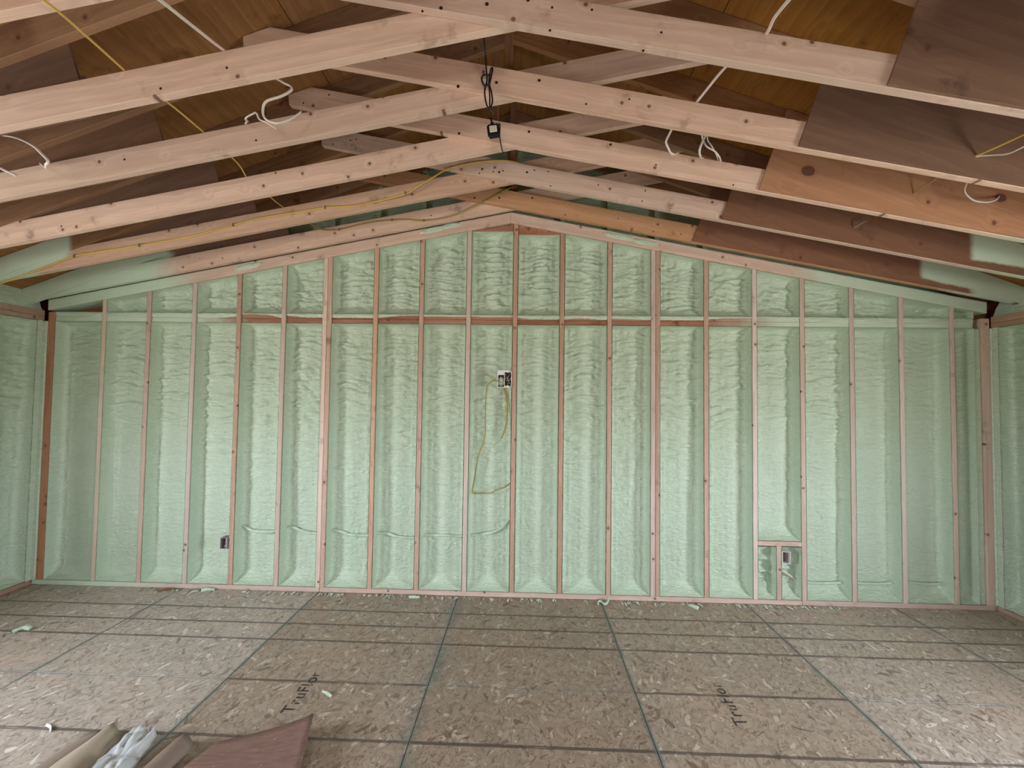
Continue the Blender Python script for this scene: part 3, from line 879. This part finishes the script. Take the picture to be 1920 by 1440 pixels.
for kx, Y in TY.items():
    t = tag(empty('roof_truss', (RX, Y, 2.45)), LAB[kx], 'truss', 'scissor trusses under the roof')
    yr0, yr1 = Y - 0.050, Y - 0.0125        # right chord and rafter, the nearer ply
    yl0, yl1 = Y - 0.0115, Y + 0.026        # left chord and rafter, the farther ply
    ml, mr = MATS[kx]
    # right chord: rises past the centre and ends against the left rafter, its corner clipped
    xe, xu = XRW + 0.10, RX - 1.39
    zr = lambda x: 3.275 - 0.192 * (x - RX)
    cr_ = board('chord', [(xu, zr(xu)), (RX + 4.05, zr(RX + 4.05)), (RX + 3.215, zr(RX + 3.215) + CH), (xu + 0.14, zr(xu + 0.14) + CH), (xu - 0.006, zr(xu) + 0.066)], yr0, yr1, -sa, M[mr], t)
    zl = lambda x: 3.275 + 0.192 * (x - RX)
    xs_, xv = XL - 0.10, RX + 1.39
    cl_ = board('chord', [(RX - 4.05, zl(RX - 4.05)), (xv, zl(xv)), (xv + 0.006, zl(xv) + 0.066), (xv - 0.14, zl(xv - 0.14) + CH), (RX - 3.215, zl(RX - 3.215) + CH)], yl0, yl1, sa, M[ml], t)
    board('rafter', [(XL - 0.12, z_raft(XL - 0.12)), (RX, z_raft(RX)), (RX, z_raft(RX) + RH), (XL - 0.12, z_raft(XL - 0.12) + RH)], yl0, yl1, math.atan(0.362), M[{'D': 'rafter_DL', 'E': 'rafter_EL'}.get(kx, 'rafter')], t)
    board('rafter', [(RX, z_raft(RX)), (XRW + 0.12, z_raft(XRW + 0.12)), (XRW + 0.12, z_raft(XRW + 0.12) + RH), (RX, z_raft(RX) + RH)], yr0, yr1, -math.atan(0.362), M['rafter'], t)
    xk = RX - 0.075 if kx == 'C' else RX + 0.03
    box('king_post', xk - 0.022, xk + 0.022, yl1 + 0.001, yl1 + 0.090, 3.40, 3.98, M['rafter'], t, 'z')
    gl, gr = GX[kx]
    # right gusset on the near face, left gusset on the far face
    bz = zr(gr) + 0.004
    dxu = 0.0
    tx = gr
    # inner end square to the rafter (slope 2.76) up to the rafter top
    tx = (z_roof(RX) - 0.006 + 0.362 * RX - bz + 2.76 * gr) / (2.76 + 0.362)
    xo = XRW + 0.09
    board('gusset', [(gr, bz), (xo, zr(xo) + 0.004), (xo, max(z_roof(xo) - 0.006, zr(xo) + 0.05)), (tx, z_roof(tx) - 0.006)], yr0 - 0.0125, yr0 - 0.0005, -math.atan(0.362), M[GM[kx][1]], t, 0.001)
    bz = zl(gl) + 0.004
    tx = (z_roof(RX) - 0.006 - 0.362 * RX - bz - 2.76 * gl) / (-2.76 - 0.362)
    xo = XL - 0.09
    board('gusset', [(gl, bz), (tx, z_roof(tx) - 0.006), (xo, max(z_roof(xo) - 0.006, zl(xo) + 0.05)), (xo, zl(xo) + 0.004)], yl1 + 0.0005, yl1 + 0.0125, math.atan(0.362), M[GM[kx][0]], t, 0.001)
    for i, (x, z) in enumerate(HOLES[kx]):
        hole(cr_, x, yr0 - 0.0003, z, (0.0085 if i < 3 else 0.0055))
    for (x, z) in LHOLES.get(kx, []):
        hole(cl_, x, yl0 - 0.0003, z, 0.006)

# ------------------------------------------------------------------ cables overhead


def cable(name, pts, r, mat, label, group=None, flat=0.62, **kw):
    o = tube(name, pts, r, M[mat], None, flat, **kw)
    # origin at the first point
    p = Vector(pts[0])
    o.data.transform(Matrix.Translation(-p))
    o.matrix_basis = Matrix.Translation(p)
    W[o.name] = Matrix.Translation(p)
    return tag(o, label, 'cable', group)


def zt(x, s=0):   # just above the top edge of a chord
    return z_chord(x) + CH + 0.006


cable('cable', [(-1.20, 1.18, 2.94), (-1.235, 1.321, 3.002), (-1.288, 1.54, 3.10), (-1.338, 1.745, zt(-1.338) + 0.001), (-1.31, 1.86, 3.225), (-1.261, 1.95, 3.244), (-1.19, 1.955, 3.205), (-1.154, 1.95, 3.185), (-1.152, 1.95, 3.163),
                (-1.20, 1.95, 3.135), (-1.270, 1.95, 3.111), (-1.287, 1.95, 3.071), (-1.275, 1.95, 3.026), (-1.227, 1.955, 3.005), (-1.180, 1.97, 3.026), (-1.155, 2.0, 3.070), (-1.15, 2.04, 3.12)], 0.0075, 'white_cable',
      'white cable crossing the near truss and hanging in a loop left of centre', sub=5)
cable('cable', [(-1.56, 2.26, 3.158), (-1.532, 2.182, 3.157), (-1.46, 2.09, 3.105), (-1.412, 2.01, 3.07), (-1.368, 2.0, 3.085), (-1.353, 2.0, 3.088), (-1.334, 2.0, 3.055), (-1.30, 2.0, 3.04), (-1.26, 2.02, 3.02)], 0.006, 'white_cable', 'short curl of white cable beside the hanging loop, left of centre')
cable('cable', [(-2.78, 1.90, 2.99), (-2.70, 1.93, 2.975), (-2.608, 1.95, 2.955), (-2.525, 1.95, 2.939), (-2.441, 1.95, 2.901), (-2.384, 1.95, 2.852), (-2.355, 1.95, 2.820), (-2.39, 1.97, 2.812), (-2.50, 2.06, 2.85), (-2.672, 2.178, 2.937), (-2.72, 2.26, 2.935)], 0.0065, 'white_cable', 'white cable drooping between trusses at far left')
cable('cable', [(-2.75, 2.0, 2.835), (-2.665, 2.0, 2.814), (-2.642, 2.0, 2.803), (-2.60, 2.02, 2.785)], 0.006, 'white_cable', 'short white cable end at the far left edge below the drooping one')
cable('cable', [(0.86, 1.30, 3.005), (0.892, 1.421, 3.068), (0.935, 1.58, 3.150), (0.978, 1.74, zt(0.978)), (0.93, 1.95, 3.26), (0.866, 2.17, zt(0.866)), (0.82, 2.26, 3.235), (0.80, 2.33, 3.19), (0.780, 2.34, 3.144), (0.795, 2.35, 3.112), (0.828, 2.40, 3.112), (0.875, 2.47, 3.145), (0.936, 2.58, 3.217), (0.96, 2.68, 3.222)], 0.0065, 'white_cable',
      'white cable crossing the trusses right of centre, ending in one bow')
cable('cable', [(1.02, 2.30, 3.20), (0.995, 2.33, 3.17), (0.967, 2.34, 3.097), (0.992, 2.39, 3.085), (1.035, 2.48, 3.13), (1.088, 2.585, 3.188), (1.10, 2.68, 3.19)], 0.006, 'white_cable', 'left strand of the crossed white wires right of the bow')
cable('cable', [(0.96, 2.30, 3.19), (0.985, 2.34, 3.152), (1.008, 2.34, 3.112), (1.055, 2.35, 3.092), (1.10, 2.39, 3.08), (1.145, 2.48, 3.115), (1.196, 2.585, 3.168), (1.21, 2.68, 3.17)], 0.007, 'white_cable', 'thick right strand of the crossed white wires')
cable('cable', [(0.99, 2.31, 3.19), (1.014, 2.345, 3.152), (1.04, 2.355, 3.125), (1.085, 2.40, 3.105), (1.14, 2.50, 3.135), (1.180, 2.585, 3.171), (1.19, 2.66, 3.175)], 0.005, 'white_cable', 'thin right strand of the crossed white wires')
yl = [(-1.55, 1.16, 2.93), (-1.594, 1.3213, 2.975)]
for (x, y), md in zip(((-1.781, 1.7555), (-1.765, 2.1896), (-1.823, 2.6238), (-1.834, 3.0579)), ((-1.69, 1.54, 3.045), (-1.70, 1.90, 3.06), (-1.685, 2.34, 3.03), (-1.735, 2.78, 3.02))):
    yl += [md, (x, y - 0.012, zt(x)), (x, y + 0.026, zt(x))]
yl += [(-1.84, 3.2, 3.10), (-1.85, 3.3, 3.06)]
cable('cable', yl, 0.0055, 'yellow_cable', 'straight yellow cable running front to back over the left chords', sub=4)
YD = [(-4.0, 3.036, 2.50), (-3.748, 3.036, 2.593), (-3.432, 3.036, 2.712), (-3.291, 3.036, 2.741), (-2.916, 3.036, 2.799), (-2.719, 3.036, 2.832), (-2.495, 3.036, 2.877), (-2.202, 3.036, 2.954), (-2.024, 3.036, 3.003), (-1.705, 3.036, 3.056), (-1.504, 3.036, 3.088), (-1.281, 3.034, 3.101), (-1.097, 3.024, 3.133), (-.891, 2.998, 3.173), (-.794, 2.996, 3.233), (-.695, 2.994, 3.289), (-.599, 2.994, 3.348), (-.502, 2.995, 3.379), (-.358, 2.996, 3.407), (-.2, 3.0, 3.42), (-.094, 3.03, 3.425), (-.02, 3.08, 3.43)]
cd = cable('cable', YD, 0.0075, 'yellow_cable', 'long yellow cable stapled along the tan left chord, rising to the ridge', sub=5)
YE = [(-1.86, 3.44, 3.165), (-1.839, 3.452, 3.146), (-1.781, 3.470, 3.111), (-1.712, 3.471, 3.093), (-1.597, 3.471, 3.097), (-1.483, 3.471, 3.125), (-1.314, 3.471, 3.162), (-1.141, 3.471, 3.180), (-1.005, 3.471, 3.185), (-.891, 3.471, 3.175), (-.746, 3.470, 3.189), (-.632, 3.460, 3.214), (-.519, 3.445, 3.255), (-.406, 3.434, 3.303), (-.295, 3.433, 3.354), (-.171, 3.433, 3.422), (-.127, 3.45, 3.449), (-.11, 3.50, 3.47)]
ce = cable('cable', YE, 0.0062, 'olive_cable', 'dull yellow cable drooping along the last pink chord by the gable', sub=5)
for (x, y, z) in ((-3.42, 3.032, 2.715), (-2.916, 3.032, 2.799), (-2.2, 3.032, 2.955), (-1.504, 3.032, 3.088), (-0.891, 2.99, 3.175)):
    box('staple', x - 0.004, x + 0.004, y - 0.006, y + 0.006, z - 0.012, z + 0.012, M['staple'], cd, 'x', 0.001)
for (x, y, z) in ((-1.597, 3.466, 3.097), (-1.141, 3.466, 3.18), (-.87, 3.466, 3.176)):
    box('staple', x - 0.004, x + 0.004, y - 0.005, y + 0.006, z - 0.011, z + 0.011, M['staple'], ce, 'x', 0.001)
cable('cable', [(2.20, 2.20, 2.93), (2.245, 2.130, 2.930), (2.262, 2.10, 2.932), (2.319, 1.99, 2.950), (2.40, 1.90, 2.985)], 0.007, 'yellow_cable', 'dusty yellow cable poking out of the dark gusset at right')
cable('cable', [(2.20, 2.20, 2.928), (2.248, 2.130, 2.926), (2.281, 2.09, 2.910), (2.301, 2.04, 2.888), (2.318, 1.99, 2.892), (2.40, 1.90, 2.93)], 0.005, 'white_cable', 'thin white cable curving from the same hole in the dark gusset')
cable('cable', [(2.30, 2.60, 2.93), (2.333, 2.559, 2.952), (2.350, 2.535, 2.968), (2.40, 2.47, 3.01)], 0.005, 'olive_cable', 'stub of yellow cable in front of the orange knotty gusset')
cable('cable', [(2.53, 2.40, 3.02), (2.535, 2.45, 2.964), (2.531, 2.46, 2.911), (2.590, 2.474, 2.870), (2.686, 2.494, 2.867), (2.78, 2.53, 2.90), (2.832, 2.562, 2.934), (2.85, 2.60, 2.94)], 0.0055, 'white_cable', 'white wire loop hanging in front of the orange knotty gusset')
cable('cable', [(2.31, 2.99, 2.92), (2.32, 2.97, 2.925), (2.34, 2.95, 2.94), (2.375, 2.96, 2.955)], 0.006, 'kraft_tan', 'small cable stub on the brown gusset of the fourth truss')

# ------------------------------------------------------------------ work light and its cord
wl_ = tag(empty('work_light', (-0.196, 2.33, 3.206)), 'small black floodlight with pale lens hanging from its cord at centre', 'work light')
rotm = Matrix.Translation((-0.196, 2.33, 3.206)) @ Matrix.Rotation(math.radians(-8), 4, 'Y') @ Matrix.Rotation(math.radians(-18), 4, 'X')


def rbox(name, dims, off, mat, parent, bev, mw):
    bm = bmesh.new()
    bmesh.ops.create_cube(bm, size=1.0)
    bmesh.ops.scale(bm, vec=dims, verts=bm.verts)
    bmesh.ops.translate(bm, vec=off, verts=bm.verts)
    bmesh.ops.bevel(bm, geom=list(bm.edges), offset=bev, segments=2, affect='EDGES')
    return bm_obj(name, bm, mat, mw, parent)


hs = rbox('housing', (0.070, 0.030, 0.082), (0, 0, 0), M['black'], wl_, 0.007, rotm)
rbox('lens', (0.042, 0.006, 0.048), (0.0, -0.0165, -0.006), M['lens'], wl_, 0.002, rotm)
for q in range(5):
    rbox('cooling_fin', (0.056, 0.012, 0.004), (0, 0.020, -0.028 + q * 0.014), M['black'], wl_, 0.001, rotm)
rbox('knuckle', (0.020, 0.022, 0.026), (-0.002, 0.004, 0.052), M['black'], wl_, 0.004, rotm)
rbox('stem', (0.010, 0.010, 0.05), (-0.004, 0.006, 0.085), M['black'], wl_, 0.003, rotm)
tube('hook', [rotm @ Vector(v) for v in ((0.018, 0.0, 0.05), (0.030, 0.002, 0.056), (0.040, 0.002, 0.050), (0.042, 0, 0.036))], 0.0028, M['steel'], wl_)
tube('cord', [(-0.255, 1.62, 3.60), (-0.235, 1.75, 3.56), (-0.23, 1.95, 3.52), (-0.226, 2.10, 3.475), (-0.221, 2.122, 3.40), (-0.217, 2.128, 3.342), (-0.228, 2.126, 3.285), (-0.221, 2.124, 3.228), (-0.209, 2.115, 3.191), (-0.195, 2.115, 3.188), (-0.186, 2.122, 3.228), (-0.194, 2.125, 3.285),
              (-0.203, 2.128, 3.319), (-0.196, 2.126, 3.356), (-0.188, 2.124, 3.40), (-0.196, 2.118, 3.395), (-0.206, 2.118, 3.33), (-0.200, 2.115, 3.25), (-0.199, 2.118, 3.192), (-0.198, 2.16, 3.21), (-0.196, 2.25, 3.262), (-0.197, 2.318, 3.295)], 0.0042, M['black'], wl_, 1.0, 5)
tube('cord', [(-0.196, 2.115, 3.36), (-0.231, 2.108, 3.356), (-0.243, 2.112, 3.342), (-0.236, 2.108, 3.313), (-0.222, 2.110, 3.299), (-0.20, 2.108, 3.31)], 0.0048, M['black'], wl_, 1.0, 5)
tube('cord', [(-0.166, 2.335, 3.245), (-0.158, 2.32, 3.225), (-0.161, 2.345, 3.185), (-0.158, 2.45, 3.188), (-0.158, 2.55, 3.225), (-0.158, 2.66, 3.265), (-0.155, 2.70, 3.33)], 0.0038, M['black'], wl_, 1.0, 5)

# ------------------------------------------------------------------ electrical boxes


def open_box(name, label, x0, x1, z0, z1, y0, depth, mat, inner, t=0.004):
    r = tag(empty(name, ((x0 + x1) / 2, y0, z0)), label, 'electrical box')
    box('side', x0, x0 + t, y0, y0 + depth, z0, z1, mat, r, 'z', 0.0006)
    box('side', x1 - t, x1, y0, y0 + depth, z0, z1, mat, r, 'z', 0.0006)
    box('side', x0 + t, x1 - t, y0, y0 + depth, z1 - t, z1, mat, r, 'x', 0.0006)
    box('side', x0 + t, x1 - t, y0, y0 + depth, z0, z0 + t, mat, r, 'x', 0.0006)
    box('back', x0 + t, x1 - t, y0 + depth - t, y0 + depth, z0 + t, z1 - t, inner, r, 'x', 0.0005)
    return r


bx = open_box('electrical_box', 'white double electrical box on the central stud with wires inside', -0.236, -0.112, 1.772, 1.922, YB - 0.012, 0.095, M['box_white'], M['inside'], 0.006)
box('face_plate', -0.236, -0.180, YB - 0.013, YB - 0.009, 1.880, 1.921, M['box_white'], bx, 'x', 0.0008)
box('face_rim', -0.180, -0.113, YB - 0.014, YB - 0.010, 1.905, 1.921, M['box_white'], bx, 'x', 0.0008)
box('face_rim', -0.180, -0.113, YB - 0.014, YB - 0.010, 1.773, 1.788, M['box_white'], bx, 'x', 0.0008)
box('divider', -0.178, -0.173, YB - 0.012, YB + 0.07, 1.776, 1.918, M['box_white'], bx, 'z', 0.0006)
# foam that crept into the left half
bm = bmesh.new()
bmesh.ops.create_icosphere(bm, subdivisions=3, radius=1.0)
for v in bm.verts:
    v.co = v.co * (1 + 0.25 * noise.noise(v.co * 2.3))
    v.co = Vector((v.co.x * 0.027, v.co.y * 0.03, v.co.z * 0.045))
bm_obj('foam_plug', bm, M['foam'], Matrix.Translation((-0.205, YB + 0.03, 1.825)), bx, True)
for i, pp in enumerate(([(-0.165, 3.60, 1.905), (-0.158, 3.59, 1.87), (-0.140, 3.59, 1.845), (-0.135, 3.60, 1.81)], [(-0.13, 3.62, 1.90), (-0.145, 3.595, 1.86), (-0.155, 3.592, 1.83), (-0.13, 3.59, 1.84)], [(-0.12, 3.62, 1.80), (-0.14, 3.592, 1.815), (-0.15, 3.592, 1.80)])):
    tube('wire', pp, 0.0016, M['white_cable'] if i else M['steel'], bx, 1.0)
hole_o = box('screw_lug', -0.155, -0.140, YB - 0.016, YB - 0.006, 1.900, 1.915, M['box_white'], bx, 'x', 0.001)
box('screw_lug', -0.155, -0.140, YB - 0.016, YB - 0.006, 1.778, 1.793, M['box_white'], bx, 'x', 0.001)
for (x, z) in ((-0.127, 1.914), (-0.118, 1.914), (-0.130, 1.780), (-0.119, 1.780)):
    hole(bx, x, YB - 0.0145, z, 0.004)
bl = open_box('electrical_box', 'small dark electrical box low on a stud in the left part of the wall', -2.618, -2.549, 0.348, 0.442, YB - 0.010, 0.07, M['box_grey'], M['inside'])
box('mounting_bracket', -2.566, -2.562, YB - 0.012, YB + 0.03, 0.350, 0.440, M['box_white'], bl, 'z', 0.0006)
tube('wire', [(-2.606, 3.62, 0.375), (-2.59, 3.60, 0.36), (-2.572, 3.60, 0.385), (-2.56, 3.61, 0.40)], 0.0015, M['white_cable'], bl, 1.0)
br = open_box('electrical_box', 'small white-edged electrical box inside the low timber frame at right', 2.157, 2.224, 0.338, 0.438, YB - 0.008, 0.07, M['box_white'], M['box_grey'])
box('device', 2.163, 2.182, YB + 0.012, YB + 0.05, 0.352, 0.424, M['inside'], br, 'z', 0.001)

cable('cable', [(-0.205, 3.60, 1.818), (-0.223, 3.575, 1.826), (-0.251, 3.572, 1.832), (-0.288, 3.575, 1.822), (-.320, 3.58, 1.785), (-.333, 3.60, 1.710), (-.339, 3.63, 1.548), (-.341, 3.64, 1.364), (-.363, 3.645, 1.271), (-.394, 3.645, 1.179), (-.415, 3.645, 1.064), (-.432, 3.645, .949), (-.445, 3.645, .880), (-.426, 3.645, .853), (-.352, 3.645, .854), (-.283, 3.645, .860), (-.237, 3.645, .884), (-.182, 3.645, .903), (-.146, 3.64, .922), (-.122, 3.64, .945), (-0.108, 3.64, 0.96)],
      0.0058, 'olive_cable', 'long yellow cable looping down from the central electrical box', sub=5)
cable('cable', [(-0.182, 3.60, 1.775), (-0.178, 3.605, 1.755), (-0.165, 3.61, 1.712), (-.150, 3.62, 1.634), (-.149, 3.625, 1.551), (-.157, 3.63, 1.459), (-.179, 3.63, 1.381), (-.197, 3.625, 1.335)], 0.0062, 'olive_cable', 'short loose yellow cable hanging straight under the central box')
cable('cable', [(-0.172, 3.60, 1.775), (-0.160, 3.60, 1.74), (-0.148, 3.61, 1.69), (-0.150, 3.615, 1.62), (-0.162, 3.625, 1.56)], 0.0055, 'olive_cable', 'second yellow strand under the central box, pressed against the loose one')
cable('cable', [(-0.15, 3.61, 1.775), (-0.142, 3.625, 1.72), (-0.132, 3.635, 1.62), (-0.124, 3.64, 1.50), (-0.118, 3.65, 1.30)], 0.005, 'foam', 'foam-coated cable running down beside the central stud under the box')

PIPE = [(-2.508, 3.695, .526), (-2.467, 3.69, .503), (-2.403, 3.69, .477), (-2.33, 3.69, .469), (-2.209, 3.69, .472), (-2.125, 3.69, .50), (-2.042, 3.69, .513), (-1.945, 3.69, .482), (-1.814, 3.69, .466), (-1.695, 3.69, .497), (-1.609, 3.69, .485), (-1.512, 3.69, .459), (-1.369, 3.69, .458), (-1.298, 3.69, .474), (-1.203, 3.69, .480), (-1.107, 3.69, .455), (-.965, 3.69, .444), (-.871, 3.69, .469), (-.706, 3.69, .473), (-.527, 3.69, .468), (-.447, 3.69, .479), (-.330, 3.69, .496), (-.237, 3.69, .521), (-.167, 3.69, .569), (-.118, 3.69, .645)]
cable('cable', PIPE, 0.013, 'foam', 'foam-covered cable snaking through the studs low on the left half of the wall', flat=0.9, wob=0.5, sub=5)
cable('cable', [(2.345, 3.685, .152), (2.430, 3.685, .149), (2.585, 3.685, .148), (2.732, 3.685, .157), (2.860, 3.685, .155), (3.027, 3.685, .155), (3.159, 3.685, .170), (3.269, 3.685, .171), (3.422, 3.685, .163), (3.56, 3.685, .170)], 0.012, 'foam', 'foam-covered cable running level through the studs at lower right', flat=0.9, wob=0.35, sub=5)
cable('cable', [(2.16, 3.66, 0.27), (2.212, 3.66, .245), (2.278, 3.665, .202), (2.33, 3.68, .159)], 0.009, 'white_cable', 'pale cable slanting down inside the low timber frame at right', flat=0.9)

# ------------------------------------------------------------------ lettering printed on the floor sheets


def printed(text, size, x, y, shear=0.0):
    c = bpy.data.curves.new('printed_word', 'FONT')
    c.body = text
    c.size = size
    c.extrude = 0.0002
    c.space_character = 1.08
    o = bpy.data.objects.new('tmp_text', c)
    COL.objects.link(o)
    dg = bpy.context.evaluated_depsgraph_get()
    me = bpy.data.meshes.new_from_object(o.evaluated_get(dg))
    me.name = 'printed_word'
    bpy.data.objects.remove(o)
    me.materials.clear()
    return mesh_obj('printed_word', me, M['ink_worn'], Matrix.Translation((x, y, 0.0007)) @ Matrix.Rotation(PI / 2, 4, 'Z'), floor)


k = NT('worn_black_ink')
g_ = k.n('NewGeometry').outputs['Position']
al = k.step(k.noise(k.map(g_, (60, 14, 1)), 1.0, 4, 0.65), 0.38, 0.50)
fade = k.step(k.xyz(g_)[1], 2.62, 2.46)
k.put(k.b.inputs['Alpha'], k.math('MULTIPLY', k.math('MULTIPLY', al, 0.9), k.math('ADD', k.math('MULTIPLY', fade, 0.8), 0.2)))
M['ink_worn'] = k.done((0.045, 0.04, 0.04), 0.7)
printed('TruFlor', 0.098, 1.186, 2.262)
printed('TruFlor', 0.098, -1.212, 2.236)

# ------------------------------------------------------------------ things lying on the floor


def sheet(name, grid, mat, th, label, cat, parent=None, group=None):
    """a bent sheet from a grid of 3-d points"""
    nu, nv = len(grid), len(grid[0])
    o0 = Vector(grid[0][0])
    bm = bmesh.new()
    vs = [[bm.verts.new(Vector(p) - o0) for p in row] for row in grid]
    for i in range(nu - 1):
        for j in range(nv - 1):
            bm.faces.new((vs[i][j], vs[i + 1][j], vs[i + 1][j + 1], vs[i][j + 1]))
    bmesh.ops.recalc_face_normals(bm, faces=bm.faces)
    bmesh.ops.solidify(bm, geom=list(bm.faces), thickness=th)
    o = bm_obj(name, bm, mat, Matrix.Translation(o0), parent, True)
    return tag(o, label, cat, group) if label else o


def lerp3(a, b, t): return [a[i] + (b[i] - a[i]) * t for i in range(3)]


# warped reddish plywood offcut: its far right corner lifts off the floor
gr_ = []
for i in range(17):
    u = i / 16
    row = []
    for j in range(13):
        v = j / 12
        far = lerp3((-1.46, 2.03, 0.004), (-1.045, 2.135, 0.0), u)
        near = lerp3((-1.62, 1.56, 0.004), (-0.90, 1.66, 0.0), u)
        p = lerp3(near, far, v)
        p[2] = 0.006 + 0.075 * u ** 2.2 * (0.55 + 0.45 * v) + 0.006 * math.sin(u * 4) * v
        row.append(p)
    gr_.append(row)
sheet('plywood_offcut', gr_, M['offcut'], 0.006, 'warped reddish plywood offcut lying on the floor at bottom left', 'board')
# folded kraft paper: three creased strips
def strip(p0, p1, q0, q1, h, n=14, fold=False, seed=0):
    g = []
    for i in range(n + 1):
        u = i / n
        row = []
        for j in range(7):
            v = j / 6
            p = lerp3(lerp3(p0, p1, u), lerp3(q0, q1, u), v)
            p[2] += h * ((1 - abs(v - 0.5) / 0.5) if fold else math.sin(v * PI) ** 0.8) * (0.5 + 0.5 * u) + 0.008 * noise.noise(Vector((u * 3, v * 3, seed))) * (1 if 0 < j < 6 else 0.3)
            p[2] = max(p[2], 0.004)
            row.append(p)
        g.append(row)
    return g


sheet('kraft_paper', strip((-2.20, 1.66, 0.004), (-2.14, 2.05, 0.004), (-2.04, 1.66, 0.012), (-2.03, 2.055, 0.02), 0.012, seed=1), M['kraft'], 0.0012, 'flat dark brown kraft paper strip, leftmost of the papers at bottom left', 'paper')
sheet('kraft_paper', strip((-2.14, 1.66, 0.006), (-2.05, 2.05, 0.03), (-1.86, 1.66, 0.01), (-1.93, 2.03, 0.008), 0.06, fold=True, seed=5), M['kraft_tan'], 0.0012, 'folded tan kraft paper beside the clear plastic at bottom left', 'paper')
sheet('kraft_paper', strip((-1.74, 1.62, 0.006), (-1.655, 2.02, 0.01), (-1.58, 1.62, 0.02), (-1.55, 2.0, 0.01), 0.05, seed=8), M['kraft'], 0.0012, 'rolled dark brown kraft paper between clear plastic and reddish board', 'paper')
g = []
for i in range(25):
    row = []
    for j in range(25):
        u, v = i / 24, j / 24
        p = lerp3(lerp3((-1.855, 1.66, 0), (-1.925, 2.06, 0), v), lerp3((-1.69, 1.66, 0), (-1.75, 2.03, 0), v), u)
        q = Vector((u * 4.2, v * 3.1, 2.0))
        p[2] = 0.012 + 0.055 * abs(noise.noise(q)) + 0.02 * abs(noise.noise(q * 2.7)) + 0.03 * math.sin(u * PI)
        p[0] += 0.012 * noise.noise(q * 1.9 + Vector((4, 0, 0)))
        row.append(p)
    g.append(row)
sheet('plastic_film', g, M['film'], 0.0006, 'crumpled clear plastic film between the kraft papers at bottom left', 'plastic')


def scrap(pts, r, mat, label, cat='scrap', name='foam_scrap', flat=0.6, wob=0.6):
    o = tube(name, pts, r, M[mat], None, flat, sub=5, n=8, wob=wob)
    p = Vector(pts[0])
    o.data.transform(Matrix.Translation(-p))
    o.matrix_basis = Matrix.Translation(p)
    return tag(o, label, cat, 'foam trimmings on the floor')


scrap([(-3.54, 2.86, 0.012), (-3.53, 2.88, 0.02), (-3.51, 2.905, 0.022), (-3.47, 2.91, 0.012)], 0.014, 'foam', 'curved foam trimming on the floor at far left')
scrap([(0.62, 3.50, 0.006), (0.635, 3.54, 0.014), (0.655, 3.53, 0.014), (0.68, 3.50, 0.01), (0.71, 3.54, 0.02), (0.715, 3.575, 0.03)], 0.008, 'foam', 'twisted foam trimming against the sole plate right of centre')
scrap([(1.36, 3.53, 0.006), (1.39, 3.50, 0.012), (1.42, 3.475, 0.006)], 0.013, 'foam', 'flat foam trimming on the floor below the double stud at right', flat=0.35)
scrap([(-1.13, 2.40, 0.006), (-1.10, 2.385, 0.008), (-1.06, 2.365, 0.005)], 0.008, 'foam', 'pale sliver on the strand board beside the left printed word', flat=0.4)
scrap([(-2.74, 3.55, 0.005), (-2.70, 3.56, 0.012), (-2.64, 3.57, 0.006)], 0.012, 'foam', 'foam crumb by the sole plate below the small dark box', flat=0.5)
scrap([(-0.95, 3.54, 0.005), (-0.91, 3.53, 0.01), (-0.86, 3.54, 0.005)], 0.011, 'foam', 'foam crumb by the sole plate left of the central box', flat=0.5)
scrap([(-3.10, 3.52, 0.004), (-3.04, 3.53, 0.014), (-2.99, 3.56, 0.006)], 0.010, 'gusset', 'dark splinter of wood by the sole plate at left', name='wood_splinter', flat=0.4)
scrap([(-2.40, 2.10, 0.003), (-2.36, 2.085, 0.004), (-2.33, 2.06, 0.003)], 0.008, 'box_white', 'white paper shred on the floor near the kraft papers', name='paper_shred', flat=0.2, wob=0.2)
# torn foam bits hanging along the sole plate
rs = random.Random(3)
bm = bmesh.new()
for i in range(150):
    x = rs.uniform(-3.3, 2.6)
    r = rs.uniform(0.003, 0.009)
    m = bmesh.ops.create_icosphere(bm, subdivisions=1, radius=r)
    sx, sy, sz = rs.uniform(0.7, 2.6), rs.uniform(0.6, 1.2), rs.uniform(0.4, 0.8)
    for v in m['verts']:
        v.co = Vector((v.co.x * sx, v.co.y * sy, v.co.z * sz)) + Vector((x, YB - 0.012 - abs(rs.gauss(0, 0.035)), r * sz))
tag(bm_obj('foam_crumbs', bm, M['foam'], None, None, True), 'tiny crumbs of trimmed foam along the foot of the gable wall', 'crumbs', kind='stuff')
